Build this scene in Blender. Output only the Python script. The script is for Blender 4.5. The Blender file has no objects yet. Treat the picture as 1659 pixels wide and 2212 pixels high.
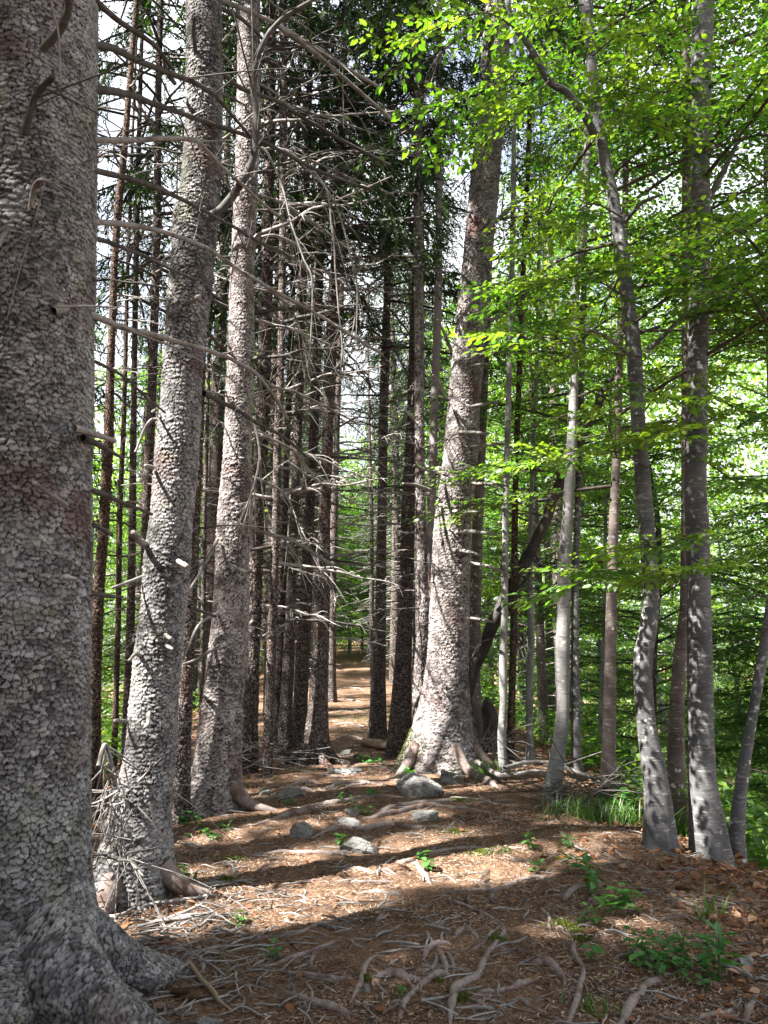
import bpy, math, random
import numpy as np
from mathutils import Vector, Matrix

rnd = random.Random(7)
RS = np.random.RandomState(11)
R = math.radians
scn = bpy.context.scene
COL = scn.collection

# ------------------------------------------------------------------ camera, sky, sun, exposure
FPX, PW, PH = 1658.0, 1659.0, 2212.0
PITCH = R(8.0)
CAMZ = 1.55
cam = bpy.data.cameras.new('camera')
cam.sensor_fit = 'VERTICAL'; cam.sensor_height = 24.0; cam.sensor_width = 18.0
cam.lens = 24.0 * FPX / PH
cam.clip_start = 0.05; cam.clip_end = 600.0
camo = bpy.data.objects.new('camera', cam); COL.objects.link(camo)
camo.location = (0, 0, CAMZ); camo.rotation_euler = (R(90) + PITCH, 0, 0)
scn.camera = camo

SUN_EL, SUN_BACK = R(52), R(27)          # sun to the left and a little behind the viewer
SUN = np.array([-math.cos(SUN_BACK) * math.cos(SUN_EL), -math.sin(SUN_BACK) * math.cos(SUN_EL), math.sin(SUN_EL)])
world = bpy.data.worlds.new('World'); scn.world = world; world.use_nodes = True
wn = world.node_tree
sky = wn.nodes.new('ShaderNodeTexSky'); sky.sky_type = 'NISHITA'; sky.sun_disc = False
sky.sun_elevation = SUN_EL; sky.sun_rotation = math.atan2(SUN[0], SUN[1])
sky.air_density = 1.0; sky.dust_density = 4.0; sky.ozone_density = 1.0
bg = wn.nodes['Background']; bg.inputs['Strength'].default_value = 0.05
wtc = wn.nodes.new('ShaderNodeTexCoord'); wno = wn.nodes.new('ShaderNodeTexNoise'); wno.inputs['Scale'].default_value = 3.5; wno.inputs['Detail'].default_value = 6
wrp = wn.nodes.new('ShaderNodeValToRGB'); wrp.color_ramp.elements[0].position = 0.30; wrp.color_ramp.elements[1].position = 0.52
wmx = wn.nodes.new('ShaderNodeMix'); wmx.data_type = 'RGBA'; wmx.inputs[7].default_value = (5.0, 5.15, 5.4, 1)      # thin bright cloud over most of the sky
wn.links.new(wtc.outputs['Generated'], wno.inputs['Vector']); wn.links.new(wno.outputs['Fac'], wrp.inputs[0]); wn.links.new(wrp.outputs[0], wmx.inputs[0])
wn.links.new(sky.outputs['Color'], wmx.inputs[6]); wn.links.new(wmx.outputs[2], bg.inputs['Color'])
sun = bpy.data.lights.new('sun', 'SUN'); sun.energy = 5.0; sun.angle = R(0.7); sun.color = (1.0, 0.95, 0.87)
suno = bpy.data.objects.new('sun', sun); COL.objects.link(suno)
suno.rotation_euler = Vector(SUN).to_track_quat('Z', 'Y').to_euler(); suno.location = (-20, -10, 30)
scn.view_settings.view_transform = 'Standard'; scn.view_settings.look = 'None'
scn.view_settings.exposure = 2.95; scn.view_settings.gamma = 1.0

# ------------------------------------------------------------------ helpers
def vnoise(p, seed=0):
    p = np.asarray(p, float); i = np.floor(p).astype(np.int64); f = p - i
    f = f * f * (3 - 2 * f)
    def h(dx, dy, dz):
        n = (i[..., 0] + dx) * 374761393 + (i[..., 1] + dy) * 668265263 + (i[..., 2] + dz) * 2147483647 + seed * 1274126177
        n = (n ^ (n >> 13)) * 1274126177 & 0x7fffffff
        n = (n ^ (n >> 16)) * 2246822519 & 0x7fffffff
        return ((n ^ (n >> 15)) & 0xffff) / 65535.0
    x, y, z = f[..., 0], f[..., 1], f[..., 2]
    a = (h(0,0,0)*(1-x)+h(1,0,0)*x)*(1-y)+(h(0,1,0)*(1-x)+h(1,1,0)*x)*y
    b = (h(0,0,1)*(1-x)+h(1,0,1)*x)*(1-y)+(h(0,1,1)*(1-x)+h(1,1,1)*x)*y
    return a*(1-z)+b*z

def fbm(p, o=3, seed=0):
    s = 0; a = 0.5; p = np.asarray(p, float)
    for k in range(o):
        s = s + a * (vnoise(p, seed + k) - 0.5); p = p * 2.03; a *= 0.5
    return s

def crest(y):
    return 0.15 - 0.055 * np.clip(y, 0, 60)

def height(x, y):
    x = np.asarray(x, float); y = np.asarray(y, float)
    s = x - crest(y)
    def fall(d): return 0.72 * np.log1p(np.exp(np.clip(d * 2.2, -30, 30))) / 2.2
    d = fall(s - 2.75) + fall(-s - 2.9)
    d = 14 * np.tanh(d / 14)
    P = np.stack([x, y, np.zeros_like(x)], -1)
    z = -d + fbm(P * 0.55, 2, 3) * 0.16 + fbm(P * 2.2, 2, 9) * 0.075
    near = np.clip((14 - y) / 10, 0, 1)
    return z + fbm(P * 9, 3, 21) * 0.030 * near

def ray(px, py):
    a = (px - PW / 2) / FPX; b = (PH / 2 - py) / FPX
    return np.array([a, math.cos(PITCH) - math.sin(PITCH) * b, math.sin(PITCH) + math.cos(PITCH) * b])

def at(px, py, D):
    d = ray(px, py); return np.array([0, 0, CAMZ]) + d * (D / d[1])

def gp(px, py):
    d = ray(px, py); t0 = 1.0; t = 1.0
    while t < 80:
        p = np.array([0, 0, CAMZ]) + d * t
        if p[2] < height(p[0], p[1]): break
        t0 = t; t *= 1.01
    for _ in range(12):
        m = (t0 + t) / 2; p = np.array([0, 0, CAMZ]) + d * m
        if p[2] < height(p[0], p[1]): t = m
        else: t0 = m
    p = np.array([0, 0, CAMZ]) + d * t
    return np.array([p[0], p[1], float(height(p[0], p[1]))])

class MB:
    def __init__(s): s.v = []; s.q = []; s.t = []; s.e = []; s.m = []; s.n = 0
    def add(s, v, q, tint=0.5, edge=1.0, mat=0):
        v = np.asarray(v, float).reshape(-1, 3); q = np.asarray(q, np.int64).reshape(-1, 4)
        s.v.append(v); s.q.append(q + s.n); s.n += len(v)
        s.t.append(np.broadcast_to(np.asarray(tint, float), (len(v),)))
        s.e.append(np.broadcast_to(np.asarray(edge, float), (len(v),)))
        s.m.append(np.full(len(q), mat, np.int32))
    def build(s, name, mats, parent=None, smooth=True, link=True, origin=None):
        me = bpy.data.meshes.new(name)
        if s.n:
            v = np.concatenate(s.v); q = np.concatenate(s.q)
            if parent is not None and origin is None: origin = np.array(parent.location)
            if origin is not None: v = v - np.asarray(origin)
            me.vertices.add(len(v)); me.vertices.foreach_set('co', v.astype(np.float32).ravel())
            me.loops.add(q.size); me.loops.foreach_set('vertex_index', q.astype(np.int32).ravel())
            me.polygons.add(len(q)); me.polygons.foreach_set('loop_start', np.arange(0, q.size, 4, dtype=np.int32))
            me.polygons.foreach_set('material_index', np.concatenate(s.m))
            me.polygons.foreach_set('use_smooth', np.full(len(q), smooth))
            for an, ar in (('tint', s.t), ('edge', s.e)):
                at_ = me.attributes.new(an, 'FLOAT', 'POINT'); at_.data.foreach_set('value', np.concatenate(ar).astype(np.float32))
            me.update(calc_edges=True)
        for m in (mats if isinstance(mats, (list, tuple)) else [mats]): me.materials.append(m)
        o = bpy.data.objects.new(name, me)
        COL.objects.link(o)
        if parent is not None: o.parent = parent
        elif origin is not None: o.location = origin
        return o

def cr(pts, n):
    P = np.asarray(pts, float)
    if len(P) == 2: return P[0] + (P[1] - P[0]) * np.linspace(0, 1, n)[:, None]
    Q = np.vstack([2 * P[0] - P[1], P, 2 * P[-1] - P[-2]])
    t = np.linspace(0, len(P) - 1 - 1e-6, n); i = t.astype(int); f = (t - i)[:, None]
    a, b, c, d = Q[i], Q[i + 1], Q[i + 2], Q[i + 3]
    return 0.5 * (2 * b + (c - a) * f + (2 * a - 5 * b + 4 * c - d) * f * f + (3 * b - a - 3 * c + d) * f ** 3)

def rings(C, rad, sides, lump=0.0, seed=0, flat=1.0):
    n = len(C); T = np.gradient(C, axis=0); T /= np.linalg.norm(T, axis=1)[:, None] + 1e-9
    u = np.cross(T[0], [0, 0, 1.0])
    if np.linalg.norm(u) < 0.1: u = np.cross(T[0], [0, 1.0, 0])
    u /= np.linalg.norm(u); U = np.zeros((n, 3))
    for k in range(n):
        u = u - T[k] * np.dot(u, T[k]); u /= np.linalg.norm(u); U[k] = u
    W = np.cross(T, U)
    th = np.linspace(0, 2 * np.pi, sides, endpoint=False)
    r = np.broadcast_to(np.asarray(rad, float), (n,))[:, None, None]
    dirs = U[:, None, :] * np.cos(th)[None, :, None] + W[:, None, :] * np.sin(th)[None, :, None] * flat
    V = C[:, None, :] + dirs * r
    if lump:
        k = 1 + lump * 2 * fbm(V / (np.mean(rad) * 2.2 + 1e-6), 2, seed)[..., None]
        V = C[:, None, :] + dirs * r * k
    return V

def gridq(n, s):
    i = np.arange(n - 1)[:, None] * s; j = np.arange(s)[None, :]; j2 = (j + 1) % s
    return np.stack([i + j, i + j2, i + s + j2, i + s + j], -1).reshape(-1, 4)

def tube(mb, pts, r, n=10, sides=6, tint=0.5, mat=0, lump=0.0, wob=0.0, seed=0, edge=1.0, flat=1.0, cap=True):
    C = cr(pts, n)
    if wob:
        w = np.stack([fbm(C * 4 + 9.1 * k, 2, seed + k) for k in range(3)], -1)
        C = C + w * wob * np.minimum(np.linspace(0, 3, n), 1)[:, None]
    rad = np.interp(np.linspace(0, 1, n), np.linspace(0, 1, len(r)), r)
    if cap:
        C = np.vstack([C, C[-1] + (C[-1] - C[-2]) * 0.02]); rad = np.append(rad, rad[-1] * 0.05); n += 1
    mb.add(rings(C, rad, sides, lump, seed, flat), gridq(n, sides), tint, edge, mat)
    return C, rad

def inst(mb, tv, tq, Rm, off, tint, mat=0):      # many copies of one small template
    m = len(off)
    if m == 0: return
    V = np.einsum('mij,nj->mni', Rm, tv) + off[:, None, :]
    q = (tq[None] + (np.arange(m) * len(tv))[:, None, None]).reshape(-1, 4)
    mb.add(V.reshape(-1, 3), q, np.repeat(tint, len(tv)), 1.0, mat)

def frames(d, up=None, roll=None):              # matrices whose X column is d
    d = d / (np.linalg.norm(d, axis=1)[:, None] + 1e-9)
    up = np.array([0, 0, 1.0]) if up is None else up
    y = np.cross(np.broadcast_to(up, d.shape), d); ny = np.linalg.norm(y, axis=1)[:, None]
    y = np.where(ny < 1e-3, np.array([0, 1.0, 0]), y / (ny + 1e-9)); z = np.cross(d, y)
    if roll is not None:
        c, s = np.cos(roll)[:, None], np.sin(roll)[:, None]; y, z = y * c + z * s, z * c - y * s
    return np.stack([d, y, z], -1)

def tag(o, label, cat, group=None, kind=None):
    if kind: o['kind'] = kind
    if label: o['label'] = label
    if cat: o['category'] = cat
    if group: o['group'] = group
    return o

def thing(name, label, cat, loc, group=None):
    o = bpy.data.objects.new(name, None); COL.objects.link(o); o.empty_display_size = 0.2
    o.location = tuple(float(c) for c in loc); return tag(o, label, cat, group)

# ------------------------------------------------------------------ materials
class NT:
    def __init__(s, name):
        s.m = bpy.data.materials.new(name); s.m.use_nodes = True; s.t = s.m.node_tree; s.t.nodes.clear()
        s.out = s.t.nodes.new('ShaderNodeOutputMaterial'); s.co = None
    def n(s, ty, **k):
        x = s.t.nodes.new('ShaderNode' + ty)
        for a, b in k.items(): setattr(x, a, b)
        return x
    def l(s, a, b): s.t.links.new(a, b)
    def set(s, sock, v):
        if hasattr(v, 'is_output'): s.l(v, sock)
        else: sock.default_value = v if not isinstance(v, tuple) or len(v) != 3 or sock.type != 'RGBA' else (*v, 1)
    def coord(s, sc=(1, 1, 1)):
        if s.co is None: s.co = s.n('TexCoord')
        mp = s.n('Mapping'); mp.inputs['Scale'].default_value = sc; s.l(s.co.outputs['Object'], mp.inputs['Vector']); return mp.outputs[0]
    def geo(s, sc=(1, 1, 1)):
        g = s.n('NewGeometry'); mp = s.n('Mapping'); mp.inputs['Scale'].default_value = sc; s.l(g.outputs['Position'], mp.inputs['Vector']); return mp.outputs[0]
    def noise(s, vec, scale, detail=3, rough=0.6, dist=0.0):
        x = s.n('TexNoise'); s.l(vec, x.inputs['Vector']); x.inputs['Scale'].default_value = scale; x.inputs['Detail'].default_value = detail
        x.inputs['Roughness'].default_value = rough; x.inputs['Distortion'].default_value = dist; return x.outputs['Fac']
    def vor(s, vec, scale, feature='F1', rnd=1.0):
        x = s.n('TexVoronoi', feature=feature); s.l(vec, x.inputs['Vector']); x.inputs['Scale'].default_value = scale; x.inputs['Randomness'].default_value = rnd; return x
    def ramp(s, fac, stops, interp='LINEAR'):
        x = s.n('ValToRGB'); s.l(fac, x.inputs[0]); e = x.color_ramp.elements; x.color_ramp.interpolation = interp
        while len(e) < len(stops): e.new(0.5)
        for k, (p, c) in enumerate(stops):
            e[k].position = p; e[k].color = (*c, 1) if isinstance(c, tuple) else (c, c, c, 1)
        return x.outputs[0]
    def mix(s, f, a, b, mode='MIX'):
        x = s.n('Mix', data_type='RGBA', blend_type=mode); s.set(x.inputs[0], f); s.set(x.inputs[6], a); s.set(x.inputs[7], b); return x.outputs[2]
    def math(s, op, a, b=0.0):
        x = s.n('Math', operation=op); s.set(x.inputs[0], a); s.set(x.inputs[1], b); return x.outputs[0]
    def attr(s, name): return s.n('Attribute', attribute_name=name).outputs['Fac']
    def bump(s, h, strength, dist):
        x = s.n('Bump'); s.l(h, x.inputs['Height']); x.inputs['Strength'].default_value = strength; x.inputs['Distance'].default_value = dist; return x.outputs[0]
    def pr(s, col, rough=0.9, nrm=None, spec=0.2):
        p = s.n('BsdfPrincipled'); s.set(p.inputs['Base Color'], col); s.set(p.inputs['Roughness'], rough)
        p.inputs['Specular IOR Level'].default_value = spec
        if nrm is not None: s.l(nrm, p.inputs['Normal'])
        s.l(p.outputs[0], s.out.inputs['Surface']); return s.m

def mat_bark(name, hero, lo, hi, warm=(0.11, 0.045, 0.03), lich=(0.19, 0.2, 0.13), lf=0.5):
    t = NT(name); g = t.geo()
    if hero:
        edge = t.attr('edge'); tint = t.attr('tint'); h = None
    else:
        n0 = t.n('TexNoise'); t.l(g, n0.inputs['Vector']); n0.inputs['Scale'].default_value = 16; n0.inputs['Detail'].default_value = 4
        d = t.mix(0.075, g, n0.outputs['Color'], 'ADD')
        mp = t.n('Mapping'); mp.inputs['Scale'].default_value = (1, 1, 1.55); t.l(d, mp.inputs['Vector'])
        v = t.vor(mp.outputs[0], 33, 'DISTANCE_TO_EDGE'); v2 = t.vor(mp.outputs[0], 33)
        edge = t.ramp(v.outputs['Distance'], [(0.02, 0.0), (0.16, 1.0)])
        sp = t.n('SeparateColor'); t.l(v2.outputs['Color'], sp.inputs[0]); tint = sp.outputs[0]
    c = t.ramp(tint, [(0.0, lo), (1.0, hi)])
    big = t.noise(g, 2.2, 4); c = t.mix(t.ramp(big, [(0.56, 0.0), (0.7, 0.75)]), c, warm)
    li = t.noise(g, 6.0, 5, 0.7); c = t.mix(t.ramp(li, [(0.52, 0.0), (0.66, lf)]), c, lich)
    fine = t.noise(g, 110, 3, 0.7); c = t.mix(0.8, c, t.ramp(fine, [(0.3, 0.45), (0.7, 1.4)]), 'MULTIPLY')
    c = t.mix(edge, (0.016, 0.012, 0.011), c)
    hh = t.math('ADD', t.math('MULTIPLY', fine, 0.35), t.math('MULTIPLY', edge, t.math('ADD', tint, 0.6)) if not hero else 0.0)
    return t.pr(c, 0.92, t.bump(hh, 1.0, 0.012 if not hero else 0.004), 0.15)

def mat_beech(name, lo, hi, lich=0.75):
    t = NT(name); g = t.geo(); st = t.geo((1, 1, 5))
    n1 = t.noise(g, 5, 4, 0.65); c = t.ramp(n1, [(0.3, lo), (0.7, hi)])
    bands = t.noise(st, 11, 4, 0.7); c = t.mix(t.ramp(bands, [(0.56, 0.0), (0.66, 0.55)]), c, (0.33, 0.33, 0.31))
    dk = t.noise(st, 7, 3, 0.6); c = t.mix(t.ramp(dk, [(0.6, 0.0), (0.7, 0.7)]), c, (0.03, 0.027, 0.025))
    nd = t.n('TexNoise'); t.l(g, nd.inputs['Vector']); nd.inputs['Scale'].default_value = 24; nd.inputs['Detail'].default_value = 4; v = t.vor(t.mix(0.07, g, nd.outputs['Color'], 'ADD'), 17); sp = t.n('SeparateColor'); t.l(v.outputs['Color'], sp.inputs[0])
    w = t.noise(g, 45, 3)
    spot = t.math('MULTIPLY', t.math('GREATER_THAN', sp.outputs[0], 0.55), t.math('LESS_THAN', t.math('ADD', v.outputs['Distance'], t.math('MULTIPLY', w, 0.9)), 0.72))
    pat = t.ramp(t.noise(g, 1.6, 3), [(0.45, 0.0), (0.6, 1.0)])
    c = t.mix(t.math('MULTIPLY', t.math('MULTIPLY', spot, pat), lich), c, (0.52, 0.54, 0.49))
    return t.pr(c, 0.8, t.bump(t.math('ADD', bands, t.math('MULTIPLY', w, 0.4)), 0.8, 0.006), 0.2)

def mat_wood(name, lo, hi, brown):
    t = NT(name); g = t.geo()
    c = t.ramp(t.math('ADD', t.math('MULTIPLY', t.noise(g, 46, 5, 0.8), 0.75), t.math('MULTIPLY', t.attr('tint'), 0.3)), [(0.3, lo), (0.72, hi)])
    c = t.mix(t.ramp(t.noise(g, 7, 3), [(0.5, 0.0), (0.62, 0.75)]), c, brown)
    return t.pr(c, 0.85, t.bump(t.noise(g, 120, 3, 0.7), 0.7, 0.004), 0.2)

def mat_leaf(name, stops, trans=0.5, tcol=(1.6, 1.7, 0.5), gloss=0.05):
    t = NT(name); c = t.ramp(t.attr('tint'), stops)
    d = t.n('BsdfDiffuse'); t.l(c, d.inputs[0]); tr = t.n('BsdfTranslucent'); t.l(t.mix(1.0, c, tcol, 'MULTIPLY'), tr.inputs[0])
    gl = t.n('BsdfGlossy'); gl.inputs['Roughness'].default_value = 0.45; gl.inputs[0].default_value = (0.8, 0.85, 0.8, 1)
    m = t.n('MixShader'); m.inputs[0].default_value = trans; t.l(d.outputs[0], m.inputs[1]); t.l(tr.outputs[0], m.inputs[2])
    m2 = t.n('MixShader'); m2.inputs[0].default_value = gloss; t.l(m.outputs[0], m2.inputs[1]); t.l(gl.outputs[0], m2.inputs[2])
    t.l(m2.outputs[0], t.out.inputs[0]); return t.m

def mat_tint(name, stops, rough=0.9, nsc=80):
    t = NT(name); c = t.ramp(t.attr('tint'), stops); g = t.geo()
    c = t.mix(0.6, c, t.ramp(t.noise(g, nsc, 2), [(0.3, 0.5), (0.7, 1.35)]), 'MULTIPLY')
    return t.pr(c, rough, None, 0.15)

def mat_ground():
    t = NT('forest_floor'); g = t.geo()
    n0 = t.n('TexNoise'); t.l(g, n0.inputs['Vector']); n0.inputs['Scale'].default_value = 25; n0.inputs['Detail'].default_value = 2
    d = t.mix(0.03, g, n0.outputs['Color'], 'ADD')
    v = t.vor(d, 75); sp = t.n('SeparateColor'); t.l(v.outputs['Color'], sp.inputs[0])
    c = t.ramp(sp.outputs[0], [(0.0, (0.050, 0.030, 0.021)), (0.45, (0.135, 0.078, 0.050)), (0.8, (0.23, 0.145, 0.098)), (1.0, (0.40, 0.31, 0.23))])
    big = t.noise(g, 1.7, 5, 0.65); c = t.mix(t.ramp(big, [(0.38, 0.0), (0.62, 0.7)]), c, t.mix(sp.outputs[1], (0.155, 0.085, 0.052), (0.30, 0.195, 0.13)))
    hum = t.noise(g, 3.7, 4, 0.6); c = t.mix(t.ramp(hum, [(0.56, 0.0), (0.68, 0.6)]), c, (0.05, 0.028, 0.018))
    gm = t.noise(g, 2.9, 5, 0.7, 0.5); c = t.mix(t.ramp(gm, [(0.66, 0.0), (0.74, 0.55)]), c, (0.075, 0.085, 0.018))
    fine = t.noise(g, 190, 3, 0.75); c = t.mix(0.85, c, t.ramp(fine, [(0.32, 0.4), (0.68, 1.5)]), 'MULTIPLY')
    h = t.math('ADD', t.math('MULTIPLY', sp.outputs[2], 0.6), fine)
    return t.pr(c, 0.95, t.bump(h, 1.0, 0.012), 0.1)

M = {}
M['bark_hero'] = mat_bark('spruce_bark_scales', True, (0.05, 0.048, 0.050), (0.33, 0.322, 0.325), (0.10, 0.05, 0.04))
M['bark_red'] = mat_bark('spruce_bark_reddish', True, (0.07, 0.058, 0.058), (0.41, 0.375, 0.372), (0.13, 0.06, 0.052), (0.2, 0.19, 0.15), 0.3)
M['bark'] = mat_bark('spruce_bark', False, (0.085, 0.066, 0.062), (0.28, 0.235, 0.22), (0.13, 0.06, 0.045), (0.15, 0.15, 0.11), 0.35)
M['bark_orange'] = mat_bark('orange_spruce_bark', False, (0.085, 0.055, 0.042), (0.21, 0.15, 0.115), (0.15, 0.07, 0.045), (0.2, 0.15, 0.1), 0.3)
M['beech'] = mat_beech('beech_bark', (0.048, 0.047, 0.05), (0.115, 0.114, 0.118))
M['beech_pale'] = mat_beech('pale_beech_bark', (0.11, 0.108, 0.11), (0.25, 0.247, 0.242))
M['beech_brown'] = mat_beech('brown_mottled_bark', (0.055, 0.042, 0.037), (0.15, 0.122, 0.112), 0.8)
M['dead'] = mat_wood('dead_branch_wood', (0.07, 0.062, 0.058), (0.32, 0.305, 0.295), (0.085, 0.066, 0.056))
M['dead_dark'] = mat_wood('dark_branch_wood', (0.022, 0.02, 0.019), (0.11, 0.102, 0.098), (0.04, 0.028, 0.024))
M['log'] = mat_wood('rotten_log_wood', (0.13, 0.09, 0.06), (0.33, 0.25, 0.17), (0.09, 0.05, 0.03))
M['root'] = mat_wood('root_bark', (0.075, 0.055, 0.05), (0.31, 0.26, 0.24), (0.10, 0.055, 0.04))
M['twig'] = mat_tint('beech_twig', [(0, (0.05, 0.04, 0.035)), (1, (0.09, 0.075, 0.065))])
M['leaf'] = mat_leaf('beech_leaf', [(0.0, (0.025, 0.085, 0.016)), (0.5, (0.070, 0.165, 0.022)), (1.0, (0.18, 0.27, 0.035))], .55)
M['herb'] = mat_leaf('herb_leaf', [(0.0, (0.022, 0.09, 0.02)), (1.0, (0.075, 0.20, 0.04))], 0.35)
M['grass'] = mat_leaf('grass_blade', [(0.0, (0.03, 0.085, 0.012)), (1.0, (0.09, 0.19, 0.03))], 0.35)
M['needle'] = mat_leaf('spruce_needles', [(0.0, (0.010, 0.026, 0.009)), (0.6, (0.022, 0.048, 0.015)), (1.0, (0.06, 0.105, 0.022))], 0.25, (1.1, 1.2, 0.6), 0.04)
M['litter'] = mat_tint('needle_litter_bits', [(0.0, (0.04, 0.025, 0.018)), (0.35, (0.145, 0.085, 0.055)), (0.7, (0.29, 0.20, 0.14)), (1.0, (0.48, 0.41, 0.33))])
M['deadleaf'] = mat_leaf('dead_beech_leaf', [(0.0, (0.08, 0.028, 0.012)), (0.6, (0.22, 0.085, 0.032)), (1.0, (0.38, 0.22, 0.13))], 0.2, (1.2, 0.9, 0.6))
M['moss'] = mat_leaf('moss_tufts', [(0.0, (0.03, 0.05, 0.006)), (1.0, (0.13, 0.15, 0.018))], 0.2)
M['cone'] = mat_tint('cone_scales', [(0, (0.05, 0.03, 0.02)), (1, (0.17, 0.10, 0.06))])
t = NT('limestone'); g = t.geo()
c = t.ramp(t.noise(g, 9, 6, 0.7), [(0.28, (0.06, 0.058, 0.056)), (0.5, (0.2, 0.197, 0.19)), (0.72, (0.32, 0.315, 0.305))])
c = t.mix(t.ramp(t.noise(g, 28, 4, 0.7), [(0.56, 0.0), (0.66, 0.8)]), c, (0.07, 0.065, 0.06))
c = t.mix(t.ramp(t.noise(g, 5, 4), [(0.58, 0.0), (0.68, 0.6)]), c, (0.10, 0.11, 0.04))
M['rock'] = t.pr(c, 0.9, t.bump(t.noise(g, 40, 5, 0.7), 1.0, 0.02), 0.2)
M['ground'] = mat_ground()

# ------------------------------------------------------------------ sunlit spots: canopy above them stays open
LIT = []
def lit_g(px, py, r): LIT.append((gp(px, py), r * (1.4 if 1700 < py < 2010 else 1.0)))
def lit_t(px, py, D, r): LIT.append((at(px, py, D), r))
for py in range(1000, 1660, 70): lit_t(965, py, 8.5, 0.36)
for py in range(480, 1000, 90): lit_t(1000 - (py - 480) * 0.06, py, 8.4, 0.17)
for py in range(480, 1450, 80): lit_t(907, py, 8.3, 0.16)
for py in range(120, 1120, 70): lit_t(520 - (py - 120) * 0.035, py, 6.6, 0.2)
for py in range(830, 1420, 60): lit_t(360 - (py - 900) * 0.08, py, 4.6, 0.19)
for py in (1580, 1650, 1860, 1900): lit_t(290 - (py - 1580) * .2, py, 4.6, 0.12)
for a in [(650,1755,.26),(730,1790,.22),(600,1800,.25),(800,1835,.2),(930,1830,.22),(1030,1838,.2),(700,1880,.28),(590,1920,.22),(640,1965,.22),(740,1960,.18),
          (400,1950,.30),(330,1985,.2),(470,1905,.25),(500,1960,.2),(1150,1965,.12),(1255,2015,.10),(1380,2005,.12),(880,2030,.13),(850,1690,.2),(960,1690,.2),
          (760,1650,.3),(740,1560,.5),(735,1480,.8),(755,1520,.6),(820,1900,.15),(1010,1880,.16),(1100,1890,.1),(1190,2180,.07),(1330,2090,.06),(690,2080,.06),(820,2130,.06),(1440,1790,.16),(1540,1850,.14),(560,1850,.2),(900,1760,.15)]: lit_g(*a)
for a in [(1215,1450,7.2,.2),(1147,1400,9,.25),(1087,1500,8.3,.2),(1270,975,5.2,.3),(1330,1245,5.2,.25),(1400,650,5.4,.35),(1250,1000,5.3,.3),(600,800,7,.4),(640,600,6.5,.4),(700,900,8,.4),(620,1170,7,.3)]: lit_t(*a)
LP = np.array([l[0] for l in LIT]); LR = np.array([l[1] for l in LIT])
def keep(P, extra=0.0):
    m = np.ones(len(P), bool); nz = vnoise(P * 1.9, 17) * .9 + .45
    for L, r in zip(LP, LR):
        w = P - L; tt = w @ SUN; d = np.linalg.norm(w - tt[:, None] * SUN, axis=1)
        m &= ~((tt > 0.6) & (d < r * nz + extra * .8))
    return m

# ------------------------------------------------------------------ foliage builders
LV = np.array([[0,0,0],[.27,.25,.05],[.62,.25,.05],[1,0,-.07],[.62,-.25,.05],[.27,-.25,.05]])
LQ = np.array([[0,5,4,3],[0,3,2,1]])
def leaf_mats(d, size, rs, tilt=0.45):
    m = len(d); Fm = frames(d + rs.normal(0, .18, (m, 3)), roll=rs.normal(0, tilt, m)); return Fm * np.asarray(size).reshape(-1, 1, 1)

def make_spray(seed):
    rs = np.random.RandomState(seed); mb = MB(); pos = []; dr = []; sz = []
    def run(p0, d, L, step):
        n = int(L / step)
        for k in range(n):
            s = (k + 0.6) * step; sg = 1 if k % 2 else -1
            a = math.atan2(d[1], d[0]) + sg * (0.9 - 0.3 * s / L)
            pos.append(p0 + d * s + np.array([0, 0, -0.10 * s * s])); dr.append([math.cos(a), math.sin(a), rs.uniform(-.35, .12)]); sz.append(rs.uniform(.034, .064))
        pos.append(p0 + d * L); dr.append([d[0], d[1], -.2]); sz.append(.058)
    run(np.zeros(3), np.array([1., 0, 0]), .55, .042)
    for k, s in enumerate((.08, .17, .27, .37)):
        a = (1 if k % 2 else -1) * rs.uniform(.7, 1.0); d = np.array([math.cos(a), math.sin(a), -.05]); run(np.array([s, 0, 0]), d, .26 - .25 * s, .042)
        tube(mb, [[s, 0, 0], np.array([s, 0, 0]) + d * (.24 - .25 * s)], [.0022, .001], 2, 3, .4, 1, cap=False)
    tube(mb, [[0, 0, 0], [.55, 0, -.03]], [.004, .0015], 3, 3, .4, 1, cap=False)
    pos = np.array(pos); dr = np.array(dr); sz = np.array(sz)
    return pos, dr, sz, mb
SPR = [make_spray(100 + k) for k in range(4)]

def sprays(mb, P, d, sc, rs, ls=1.0, tbase=0.5, cull=False, tvar=.22):
    """leafy sprays at P pointing along d"""
    P = np.asarray(P); d = np.asarray(d)
    if cull:
        k = keep(P + d / (np.linalg.norm(d, axis=1)[:, None] + 1e-9) * .25, 0.1); P = P[k]; d = d[k]
    n = len(P)
    if n == 0: return
    Fm = frames(d, roll=rs.normal(0, .3, n)); which = rs.randint(0, 4, n); tb = np.clip(tbase + rs.normal(0, tvar, n), 0, 1)
    scs = rs.uniform(.75, 1.2, n) * sc
    for w in range(4):
        k = np.where(which == w)[0]
        if len(k) == 0: continue
        pos, dr, sz, tw = SPR[w]; F = Fm[k]; m = len(k); nl = len(pos)
        pp = np.einsum('mij,nj->mni', F, pos) * scs[k][:, None, None] + P[k][:, None, :]
        dd = np.einsum('mij,nj->mni', F, dr)
        lm = leaf_mats(dd.reshape(-1, 3), np.tile(sz, m) * ls * rs.uniform(.8, 1.2, m * nl), rs)
        inst(mb, LV, LQ, lm, pp.reshape(-1, 3), np.clip(np.repeat(tb[k], nl) + rs.normal(0, .12, m * nl), 0, 1))
        tv = np.concatenate(tw.v); tq = np.concatenate(tw.q)
        inst(mb, tv, tq, F * scs[k][:, None, None], P[k], np.full(m, .5), 1)

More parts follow.
